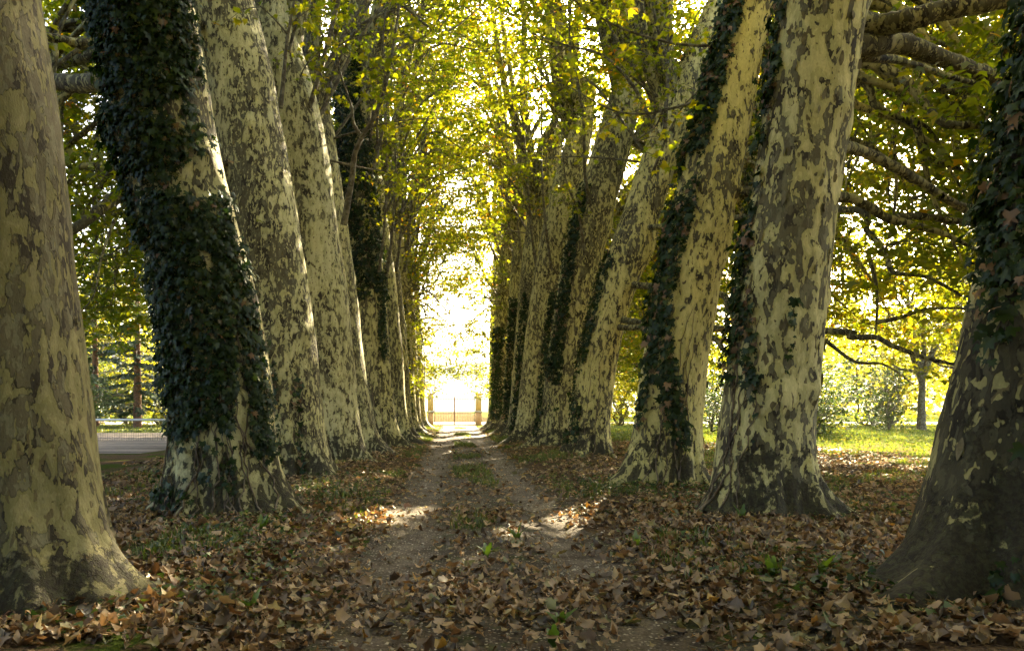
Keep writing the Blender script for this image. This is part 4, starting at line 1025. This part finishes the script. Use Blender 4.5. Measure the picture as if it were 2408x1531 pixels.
def wood_tree(x, y, kind, s, label, group='trees beyond the avenue'):
    rng = np.random.default_rng(int(x * 31 + y * 17) % 9999)
    r = empty('broadleaf_tree', (x, y, float(gh(x, y)))); tag(r, label, 'tree', group)
    rz = rng.uniform(0, 6.28)
    obj('trunk', TRK[kind], r, (0, 0, 0), (0, 0, rz), (s, s, s))
    tag(obj('crown', WOOD[kind][0], r, (0, 0, 0), (0, 0, rz), (s, s, s)), kind='stuff')
    for l in WOOD[kind][1]: obj('limb', l, r, (0, 0, 0), (0, 0, rz), (s, s, s))
def shrub(x, y, kind, s, label, group='shrubs beyond the avenue'):
    rng = np.random.default_rng(int(x * 37 + y * 19) % 9999)
    r = empty('shrub', (x, y, float(gh(x, y)))); tag(r, label, 'shrub', group)
    rz = rng.uniform(0, 6.28)
    tag(obj('foliage', SHRUB[kind][0], r, (0, 0, 0), (0, 0, rz), (s, s, s)), kind='stuff')
    for l in SHRUB[kind][1]: obj('stem', l, r, (0, 0, 0), (0, 0, rz), (s, s, s))

def conifer(x, y, h, s_r, label, seed):
    rng = np.random.default_rng(seed)
    r = empty('conifer', (x, y, float(gh(x, y)))); tag(r, label, 'conifer', 'conifers behind the tennis court')
    n = 16; z = np.linspace(-0.2, h, n)
    obj('trunk', mesh('trunk', *tube(np.stack([0 * z, 0 * z, z], -1), 0.30 * (1.05 - np.linspace(0, 1, n)), 9), make_conifer_bark, smooth=True), r)
    A = Acc(); B = Acc(); zz = 1.6
    while zz < h - 0.4:
        L0 = s_r * (1 - zz / h) ** 0.8 + 0.3
        for q in range(5):
            a = rng.uniform(0, 6.28); L = L0 * rng.uniform(0.7, 1.1)
            d = np.array([math.cos(a), math.sin(a), 0])
            e = np.array([0, 0, zz]) + d * L + np.array([0, 0, -0.22 * L])
            line = smooth_path([(0, 0, zz), np.array([0, 0, zz + 0.05 * L]) + d * L * 0.5, e], 6)
            B.add(*tube(line, np.linspace(0.03, 0.008, 6), 4))
            m = int(26 * L); tpos = rng.uniform(0.15, 1, m)
            pos = line[0] + (tpos[:, None]) * (e - line[0]) + rng.normal(0, 0.10, (m, 3)) * np.array([1, 1, 0.5])
            sidev = np.cross(d, (0, 0, 1)); sg = rng.choice([-1, 1], m)[:, None]
            axis = d * 0.6 + sidev * sg * rng.uniform(0.3, 1, (m, 1)) + np.array([0, 0, -0.45])
            v, t, k = batch(QUAD_T * np.array([0.45, 1, 1]), QUAD_F, pos, axis, np.array([0, 0, 1.0]) + rng.normal(0, 0.3, (m, 3)), 0.42 * rng.uniform(0.6, 1.2, m))
            A.add(v, t, 0, np.repeat(rng.uniform(0, 1, m), k))
        zz += rng.uniform(0.45, 0.75)
    tag(obj('needles', A.build('needles', [NEEDLE]), r), kind='stuff')
    tag(obj('branches', B.build('branches', [TWIG]), r), kind='stuff')
make_conifer_bark = make_twig('conifer_bark', (0.13, 0.065, 0.035), (0.22, 0.12, 0.07))
conifer(-22.6, 54, 17, 3.2, 'spruce with red brown trunk in sunlight behind the tennis net', 61)
conifer(-27.5, 58, 15, 3.4, 'dark spruce left of the red brown trunked one behind the net', 62)

shrub(-24.6, 50, 0, 1.25, 'dark rounded shrub behind the net next to the near trunk')
shrub(-20.4, 60, 1, 1.5, 'yellow lit bush right of the red trunked spruce')
shrub(-24.5, 63, 1, 1.7, 'yellow lit bush behind the red trunked spruce')
shrub(17.5, 37, 0, 1.15, 'dark rounded shrub by the massive trunk at the lawn edge')
shrub(20.8, 43, 2, 1.0, 'upright dark shrub behind the small lawn tree')
shrub(19.3, 40.5, 1, 1.1, 'small yellow green tree with several stems on the lit lawn')
shrub(28.0, 49, 2, 1.1, 'dark upright bush beside the grey trunk across the lawn')
shrub(15.2, 45, 0, 1.0, 'dark bush seen between the cream and massive trunks')
for q, (x, y, k_, s_, l_) in enumerate([(-28.5, 66, 1, 2.0, 'wide yellow bush at the back of the court, left of the spruces'), (-18.5, 66, 1, 1.9, 'yellow green bush at the back of the court, right of the spruces'), (-33, 70, 0, 2.1, 'dark bush at the far left behind the court'),
        (25.5, 62, 1, 1.8, 'yellow bush at the back of the lawn behind the small tree'), (33, 60, 0, 1.9, 'dark bush at the back of the lawn near the grey trunk'), (29.5, 66, 1, 2.2, 'tall yellow bush at the back of the lawn'), (38, 66, 1, 2.2, 'big yellow bush at the right back of the lawn'), (13.4, 62, 1, 1.7, 'yellow bush seen between the lumpy and cream trunks'), (20.5, 58, 0, 1.6, 'dark bush left of the small lawn tree, farther back')]):
    shrub(x, y, k_, s_, l_)
wt = ['tall yellow green tree far across the lawn', 'rounded tree in sunlight beyond the avenue', 'broad crowned tree beyond the avenue']
LW = [(-13, 56, 0, 1.1), (-17, 70, 2, 1.2), (-30, 48, 1, 1.1), (-33, 62, 2, 1.3), (-24, 74, 0, 1.3), (-12, 78, 1, 1.2), (-38, 80, 2, 1.4)]
LWL = ['yellow green tree right of the spruces behind the court', 'broad tree behind the spruces and the court', 'tree close by the near left trunk behind the court', 'broad tree left of the dark spruce', 'tall tree above the red trunked spruce', 'tree behind the left row near the gate', 'large tree farthest left behind the court']
for a, l in zip(LW, LWL): wood_tree(*a, l)
RW = [(12.2, 48, 1, 1.0), (29.5, 48, 2, 1.0), (16.5, 60, 0, 1.2), (39, 58, 2, 1.2), (19, 72, 1, 1.3), (40, 46, 0, 1.2), (21, 86, 2, 1.1), (34, 72, 2, 1.4), (44, 64, 1, 1.4)]
RWL = ['slim dark trunked tree seen between the lumpy and cream trunks', 'tree with a straight grey trunk across the lit lawn', 'tall sunlit tree behind the small lawn tree', 'broad tree at the back of the lawn', 'rounded tree deep behind the lawn', 'tree at the far right of the lawn', 'tree across the road behind the right row', 'large tree deep at the right of the lawn', 'farthest tree at the right edge of the lawn']
for a, l in zip(RW, RWL): wood_tree(*a, l)
for q, x in enumerate((-22, -13, -5, 4, 12, 21)):  # unseen trees added to block the low sky behind the viewer
    wood_tree(x, -24 - (q % 3) * 2.5, q % 3, 1.15, 'unseen tree added behind the viewer to close off the low sky', 'unseen trees added around the viewer')
for x, y, k_, s_ in ((-10.5, 1.5, 0, 1.2), (-9.0, -7, 2, 1.2), (12.0, 0.0, 0, 1.2), (11.5, -8, 2, 1.2)):  # unseen trees added on both sides to cut side light on the foreground
    wood_tree(x, y, k_, s_, 'unseen tree added beside the viewer to block side light', 'unseen trees added around the viewer')
wood_tree(-7.6, 84, 2, 1.0, 'sunlit tree across the road left of the gate')
wood_tree(12.8, 41, 2, 1.7, 'tall broad tree rising between the cream trunk and the lumpy leaning trunk')

open_shafts()

# a far wood closing the view, one mass
rng = np.random.default_rng(77)
A = Acc()
n = 34000
ang = rng.uniform(-50, 50, n)
d = rng.uniform(105, 150, n)
X = d * np.tan(np.radians(ang)); keep = (np.abs(X) > 12) & (np.abs(X) < 190); X = X[keep]; Y = d[keep]; n = len(X)
H = 15 + 4 * SinNoise(1, 0.15, 8, 4)(X)
Z = rng.uniform(0, 1, n) ** 0.8 * H
v, t, k = batch(LEAF_T, LEAF_F, np.stack([X, Y, Z], -1), rng.normal(0, 1, (n, 3)) + np.array([0, 0, -0.5]), rng.normal(0, 0.6, (n, 3)) + np.array([0, -0.4, 1]), rng.uniform(0.6, 1.4, n))
A.add(v, t, 0, np.repeat(rng.uniform(0.2, 0.9, n), k))
tag(obj('far_woods', A.build('far_woods', [WOODLEAF])), 'far wood beyond the lawns and the road', 'wood', kind='stuff')

# ------------------------------------------------------------------ gate, pillars, tennis net
GY = 67.0
def iron_gate(x0, x1, label):
    s = 1 if x1 > x0 else -1
    r = empty('gate', (x0, GY, 0)); tag(r, label, 'gate', 'gate leaves at the end of the avenue')
    w = abs(x1 - x0)
    def part(nm, b, m): return obj(nm, mesh(nm, *b, m), r)
    X = lambda a, b: (min(a * s, b * s), max(a * s, b * s))
    part('hinge_stile', box(*X(0, 0.06), -0.03, 0.03, 0.06, 2.30), IRON)
    part('meeting_stile', box(*X(w - 0.05, w - 0.01), -0.03, 0.03, 0.06, 2.42), RUST)
    for z0 in (0.10, 1.02, 2.26):
        part('rail', box(*X(0.06, w - 0.05), -0.02, 0.02, z0, z0 + 0.05), IRON)
    nb = 12
    bm = mesh('bar', *tube([(0, 0, 0.15), (0, 0, 1.2), (0, 0, 2.38), (0, 0, 2.5)], [0.014, 0.014, 0.014, 0.003], 6), IRON)
    for q in range(nb):
        obj('bar', bm, r, (s * (0.06 + (w - 0.11) * (q + 0.5) / nb), 0, 0))
iron_gate(-1.85, -0.045, 'left leaf of the iron bar gate, half hidden by lit leaves')
iron_gate(1.78, -0.035, 'right leaf of the iron bar gate with its dark vertical bars')
def gate_post():
    r = obj('gate_post', mesh('gate_post', *tube([(0, 0, -0.1), (0, 0, 1.2), (0, 0, 2.46), (0, 0, 2.55)], [0.05, 0.05, 0.05, 0.02], 8), RUST), None, (-0.04, GY - 0.10, 0))
    tag(r, 'rust brown post standing in the middle of the iron gate', 'post')
gate_post()
def pillar(x, label):
    r = empty('gate_pillar', (x, GY, 0)); tag(r, label, 'pillar', 'ochre pillars beside the gate')
    obj('plinth', mesh('plinth', *box(-0.27, 0.27, -0.27, 0.27, -0.1, 1.12), BRICK), r)
    obj('stone_band', mesh('stone_band', *box(-0.31, 0.31, -0.31, 0.31, 1.12, 1.30), STONE), r)
    obj('shaft', mesh('shaft', *box(-0.25, 0.25, -0.25, 0.25, 1.30, 2.75), OCHRE), r)
    obj('cap', mesh('cap', *box(-0.275, 0.275, -0.275, 0.275, 2.75, 2.82), OCHRE), r)
pillar(-2.15, 'ochre gate pillar at the foot of the left row')
pillar(2.08, 'ochre gate pillar half under leaves at the foot of the right row')

def tennis_net():
    x0, x1, y, zb, zt = -23.5, -9.8, 32.0, 0.14, 1.06
    r = empty('tennis_net', (x0, y, 0.122)); tag(r, 'tennis net with white top tape across the grey court', 'tennis net')
    o = np.array([x0, y, 0.122])
    def part(nm, b, m, kind=None):
        p = obj(nm, mesh(nm, np.asarray(b[0]) - o, b[1], m), r)
        if kind: p['kind'] = kind
    part('tape', box(x0, x1, y - 0.012, y + 0.012, zt - 0.085, zt), WHITE)
    part('post', box(x0 - 0.05, x0, y - 0.04, y + 0.04, 0.1, zt + 0.02), IRON)
    part('post', box(x1, x1 + 0.05, y - 0.04, y + 0.04, 0.1, zt + 0.02), IRON)
    A = Acc()
    for x in np.arange(x0 + 0.05, x1, 0.10): A.add(*box(x, x + 0.006, y - 0.002, y + 0.002, zb, zt - 0.06))
    for z in np.arange(zb, zt - 0.08, 0.10): A.add(*box(x0, x1, y + 0.003, y + 0.007, z, z + 0.006))
    p = obj('netting', mesh('netting', np.concatenate(A.v) - o, np.concatenate(A.t), NETM), r); p['kind'] = 'stuff'
tennis_net()

# ------------------------------------------------------------------ fallen leaves, grass, weeds
def litter_density(x, y):
    a = np.abs(x - 0.36)
    on = 0.24 + 0.24 * sstep(9.4, 10.8, y)
    d = on + (1 - on) * sstep(1.0, 2.0, a + 0.22 * LN2(x, y))
    for rx in (-0.52, 1.24): d = d * (1 - 0.82 * np.exp(-((x - rx) / 0.40) ** 2))
    heap = np.exp(-((y - 5.95 - 0.12 * x) / 0.62) ** 2) * (1.0 * np.exp(-((x - 0.55) / 1.05) ** 2))
    d = np.clip(d + heap, 0, 1)
    return d * np.clip(0.78 + 0.35 * LN(x, y), 0.12, 1)
LN = SinNoise(2, 2.2, 12, 9); LN2 = SinNoise(2, 1.6, 10, 10)
def litter_points(rng, y0, y1, x0, x1, per_m2):
    n = int((y1 - y0) * (x1 - x0) * per_m2)
    x = rng.uniform(x0, x1, n); y = rng.uniform(y0, y1, n)
    k = rng.uniform(size=n) < litter_density(x, y)
    return x[k], y[k]
rng = np.random.default_rng(31)
px, py = [], []
for a in ((4.3, 7.0, -4.4, 5.4, 680), (7.0, 11, -6, 8, 440), (11, 18, -7, 12, 190), (18, 30, -8, 13, 60), (30, 58, -4, 6, 10)):
    x, y = litter_points(rng, *a); px.append(x); py.append(y)
px = np.concatenate(px); py = np.concatenate(py); n = len(px)
def inside_trunk(x, y):
    m = np.zeros(len(x), bool)
    for root, T in TREES.values():
        m |= np.hypot(x - T.base_x, y - T.y) < 0.62
    return m
k = ~inside_trunk(px, py); px, py = px[k], py[k]; n = len(px)
pz = gh(px, py) + 0.012 + 0.075 * rng.uniform(0, 1, n) ** 1.5
psz = np.clip(rng.lognormal(-2.74, 0.40, n), 0.022, 0.13) * (1 + 0.012 * np.clip(py - 8, 0, 30))
yaw = rng.uniform(0, 6.28, n)
nrm = np.array([0, 0, 1.0]) + rng.normal(0, 0.42, (n, 3)); axis = np.stack([np.cos(yaw), np.sin(yaw), rng.normal(0, 0.25, n)], -1)
kind = rng.integers(0, len(DRY), n)
tint = np.clip(rng.beta(1.25, 1.25, n) * 0.8, 0, 0.8); sp = rng.uniform(size=n); tint[sp < 0.10] = rng.uniform(0.8, 0.92, (sp < 0.10).sum()); tint[sp > 0.97] = rng.uniform(0.93, 1.0, (sp > 0.97).sum())
vis = np.where((py > 4.65) & (px > -0.62 * py) & (px < 0.75 * py))[0]
near = vis[np.argsort(py[vis] / psz[vis])[:300]]
isobj = np.zeros(n, bool); isobj[near] = True
LOBJ = [mesh('fallen_leaf', v, t, LITTER1) for v, t in DRY]
for i in near:
    ay = unit(axis[i]); ax = unit(np.cross(ay, nrm[i])); az_ = np.cross(ax, ay)
    obj('fallen_leaf', LOBJ[kind[i]], ground, (px[i], py[i], pz[i] + 0.015), Matrix((ax, ay, az_)).transposed().to_euler(), (psz[i],) * 3)
A = Acc()
for q, (tv, tf) in enumerate(DRY):
    s = (kind == q) & ~isobj & (py < 11)
    v, t, kk = batch(tv, tf, np.stack([px, py, pz], -1)[s], axis[s], nrm[s], psz[s])
    A.add(v, t, 0, np.repeat(tint[s], kk))
s = py >= 11
v, t, kk = batch(LEAF_T * np.array([1.05, 1, 2.5]) - np.array([0, 0.4, 0]), LEAF_F, np.stack([px, py, pz], -1)[s], axis[s], nrm[s], psz[s] * 1.1)
A.add(v, t, 0, np.repeat(tint[s], kk))
tag(obj('leaf_litter', A.build('leaf_litter', [LITTER2])), 'brown fallen plane leaves strewn over the ground and path', 'leaf litter', kind='stuff')

sr = np.random.default_rng(88); n = 5000
sx = sr.uniform(-1.15, 1.9, n); sy = 4.4 + 20 * sr.uniform(0, 1, n) ** 1.6
kp = (SinNoise(2, 2.6, 12, 89)(sx, sy) + 0.9 * np.exp(-((np.abs(sx - 0.36) - 0.88) / 0.3) ** 2) + sr.normal(0, 0.3, n)) > 0.35
sx, sy = sx[kp], sy[kp]; n = len(sx)
oc = np.array([(1, 0, 0), (0, 1, 0), (-1, 0, 0), (0, -1, 0), (0, 0, 0.55), (0, 0, -0.4)], float)
of = np.array([(0, 1, 4), (1, 2, 4), (2, 3, 4), (3, 0, 4)])
a_ = sr.uniform(0, 6.28, n); r_ = np.clip(sr.lognormal(-4.75, 0.5, n), 0.004, 0.03) * (1 + 0.03 * sy)
v, t, kk = batch(oc, of, np.stack([sx, sy, gh(sx, sy) + 0.008], -1), np.stack([np.cos(a_), np.sin(a_), 0 * a_], -1), np.array([0, 0, 1.0]) + sr.normal(0, 0.3, (n, 3)), r_)
tag(obj('gravel', mesh('gravel', v * 1.0, t, [STONES], np.repeat(sr.uniform(0, 1, n), kk))), 'small pale stones scattered over the wheel tracks', 'gravel', kind='stuff')
A = Acc()
for q in range(420):
    x = rng.uniform(-5, 7); y = rng.uniform(4.5, 16)
    if abs(x + 0.52) < 0.3 or abs(x - 1.24) < 0.3: continue
    L = rng.uniform(0.08, 0.45); a = rng.uniform(0, 6.28)
    pt = np.array([[x + math.cos(a + 0.3 * k * rng.normal()) * L * k / 4, y + math.sin(a) * L * k / 4, 0] for k in range(5)])
    pt[:, 2] = gh(pt[:, 0], pt[:, 1]) + 0.045 + 0.02 * rng.normal(size=5)
    A.add(*tube(pt, np.linspace(0.005, 0.0025, 5) * rng.uniform(0.7, 1.4), 4, False))
tag(obj('fallen_twigs', A.build('fallen_twigs', [TWIG])), 'thin fallen twigs lying in the leaf litter', 'twigs', kind='stuff')

def grass_mass(name, label, x, y, h, per, seed, wid=0.008):
    rng = np.random.default_rng(seed)
    n = len(x)
    X = np.repeat(x, per) + rng.normal(0, 0.035, n * per); Y = np.repeat(y, per) + rng.normal(0, 0.035, n * per)
    m = len(X); Z = gh(X, Y)
    L = np.repeat(h, per) * rng.uniform(0.5, 1.2, m)
    a = rng.uniform(0, 6.28, m); d = np.stack([np.cos(a), np.sin(a), np.zeros(m)], -1); s = np.stack([-np.sin(a), np.cos(a), np.zeros(m)], -1)
    b = np.stack([X, Y, Z], -1); bend = rng.uniform(0.1, 0.8, m)[:, None] * L[:, None]
    mid = b + d * bend * 0.35 + np.array([0, 0, 0.6]) * L[:, None]; tip = b + d * bend + np.array([0, 0, 0.95]) * L[:, None] - np.array([0, 0, 0.35]) * bend
    w = (wid * rng.uniform(0.6, 1.5, m))[:, None]
    v = np.stack([b - s * w, b + s * w, mid - s * w * 0.8, mid + s * w * 0.8, tip], 1).reshape(-1, 3)
    t = (np.array([(0, 1, 3), (0, 3, 2), (2, 3, 4)])[None] + (np.arange(m) * 5)[:, None, None]).reshape(-1, 3)
    o = obj(name, mesh(name, v, t, GRASS, tint=np.repeat(rng.uniform(0, 1, m), 5)))
    tag(o, label, 'grass', kind='stuff')
gr = np.random.default_rng(51)
gx, gy = [], []
gnz = SinNoise(2, 1.4, 12, 17)
def tufts(n, xr, yr, thr):
    x = gr.uniform(*xr, n); y = gr.uniform(*yr, n); k = gnz(x, y) > thr
    gx.append(x[k]); gy.append(y[k])
tufts(2600, (0.0, 0.8), (9, 62), 0.25)
tufts(4200, (-2.9, -1.1), (8.0, 62), 0.1)
tufts(3600, (1.8, 3.5), (11, 62), 0.1)
tufts(3000, (-2.9, -1.2), (4.8, 10), 0.25)
tufts(900, (1.9, 4.2), (4.8, 12), 0.6)
tufts(3500, (4.5, 12), (10, 24), 0.1)
tufts(1500, (-9, -4.2), (9, 23), 0.2)
gx = np.concatenate(gx); gy = np.concatenate(gy); k = ~inside_trunk(gx, gy); gx, gy = gx[k], gy[k]
grass_mass('grass_tufts', 'short grass tufts along the path middle and the tree feet', gx, gy, gr.uniform(0.05, 0.16, len(gx)), 7, 52)
lx = gr.uniform(7, 44, 20000); ly = gr.uniform(22, 74, 20000)
grass_mass('lawn_grass', 'sunlit lawn grass beyond the right row', lx, ly, gr.uniform(0.05, 0.13, 20000), 4, 53, 0.02)
lx = gr.uniform(-34, -10, 6000); ly = gr.uniform(43.5, 66, 6000)
grass_mass('verge_grass', 'sunlit grass strip behind the tennis court', lx, ly, gr.uniform(0.05, 0.14, 6000), 5, 54, 0.025)

cr = np.random.default_rng(61); n = 24000
cx_ = cr.uniform(-5, 7, n); cy_ = cr.uniform(4.4, 15, n); cn1 = SinNoise(2, 1.5, 12, 23); cn2 = SinNoise(2, 6, 12, 24)
a_ = np.abs(cx_ - 0.36)
near_tr = np.zeros(n)
for (sd_, k_), (r_, T_) in TREES.items():
    if 0 <= k_ <= 3: near_tr = np.maximum(near_tr, np.exp(-((np.hypot(cx_ - T_.base_x, cy_ - T_.y) - 1.15) / 0.45) ** 2))
kp = (cr.uniform(size=n) < np.clip(0.9 * (cn1(cx_, cy_) + 0.5 * cn2(cx_, cy_)) - 0.12 + 0.35 * np.exp(-((cx_ + 1.9) / 0.6) ** 2) + 0.75 * near_tr, 0, 1) * sstep(1.4, 2.2, a_)) & ~inside_trunk(cx_, cy_)
cx_, cy_ = cx_[kp], cy_[kp]; n = len(cx_); an = cr.uniform(0, 6.28, n)
v, t, kk = batch(IVY_T, LEAF_F, np.stack([cx_, cy_, gh(cx_, cy_) + cr.uniform(0.04, 0.13, n)], -1), np.stack([np.cos(an), np.sin(an), cr.normal(0, 0.3, n)], -1), np.array([0, 0, 1.0]) + cr.normal(0, 0.4, (n, 3)), cr.uniform(0.03, 0.075, n))
tag(obj('ground_cover', mesh('ground_cover', v, t, [COVER], np.repeat(cr.uniform(0, 1, n), kk))), 'low green ivy and clover leaves growing through the litter', 'ground cover', kind='stuff')

def weed(x, y, blades, label, seed, wide=0.028):
    """a low rosette of toothed upright leaves"""
    rng = np.random.default_rng(seed)
    r = empty('weed', (x, y, float(gh(x, y)))); tag(r, label, 'weed', 'small green weeds in the leaf litter')
    for q in range(blades):
        L = rng.uniform(0.10, 0.25); a = rng.uniform(0, 6.28); lean = rng.uniform(0.1, 0.9)
        d = np.array([math.cos(a), math.sin(a), 0]); s = np.array([-math.sin(a), math.cos(a), 0])
        n = 8; tt = np.linspace(0, 1, n)
        mid = d * (lean * L * tt ** 1.4)[:, None] + np.array([0, 0, 1.0]) * (L * (tt - 0.35 * lean * tt ** 2))[:, None]
        w = wide * (0.15 + np.sin(np.pi * tt ** 0.75) * (1 + 0.25 * (-1) ** np.arange(n)))
        w[-1] = 0.002
        fold = np.array([0, 0, 0.25])
        v = np.concatenate([mid - s * w[:, None] + fold * w[:, None], mid, mid + s * w[:, None] + fold * w[:, None]])
        f = []
        for k in range(n - 1):
            f += [(k, n + k, n + k + 1), (k, n + k + 1, k + 1), (n + k, 2 * n + k, 2 * n + k + 1), (n + k, 2 * n + k + 1, n + k + 1)]
        obj('leaf', mesh('leaf', v, f, WEED, tint=np.full(len(v), rng.uniform()), smooth=True), r)
weed(0.72, 5.2, 5, 'two bladed bright green weed in the leaf heap on the path', 1)
weed(0.62, 4.75, 4, 'small green weed at the bottom edge of the path', 2)
weed(-1.44, 5.35, 5, 'upright green weed in the litter by the near left trunk', 3, 0.034)
weed(0.70, 8.6, 7, 'green dandelion rosette on the path centre before the sunny patch', 4)
weed(0.32, 7.6, 6, 'low green plant flat on the middle of the track', 5)
weed(2.55, 6.1, 9, 'spreading green weed by the roots of the dark right trunk', 6)
weed(2.9, 6.0, 7, 'low grassy weed touching the dark root at the right', 7)
weed(3.4, 9.0, 7, 'small green plant at the foot of the massive pale trunk', 8)
weed(-2.1, 8.2, 8, 'leafy green weed on the left bank below the ivy wrapped trunk', 9)
weed(1.9, 8.0, 5, 'small pale green weed on the right bank in the litter', 10)

# ------------------------------------------------------------------ autumn haze in the air
hz = NT('air'); pv = hz.n('ShaderNodeVolumePrincipled'); pv.inputs['Color'].default_value = (1.0, 0.93, 0.68, 1); pv.inputs['Density'].default_value = 0.0001; pv.inputs['Anisotropy'].default_value = 0.3
hz.l(pv.outputs[0], hz.out.inputs['Volume'])
v, t = box(-960, 960, -310, 960, -2, 110)
tag(obj('haze', mesh('haze', v, t, hz.m)), kind='stuff')
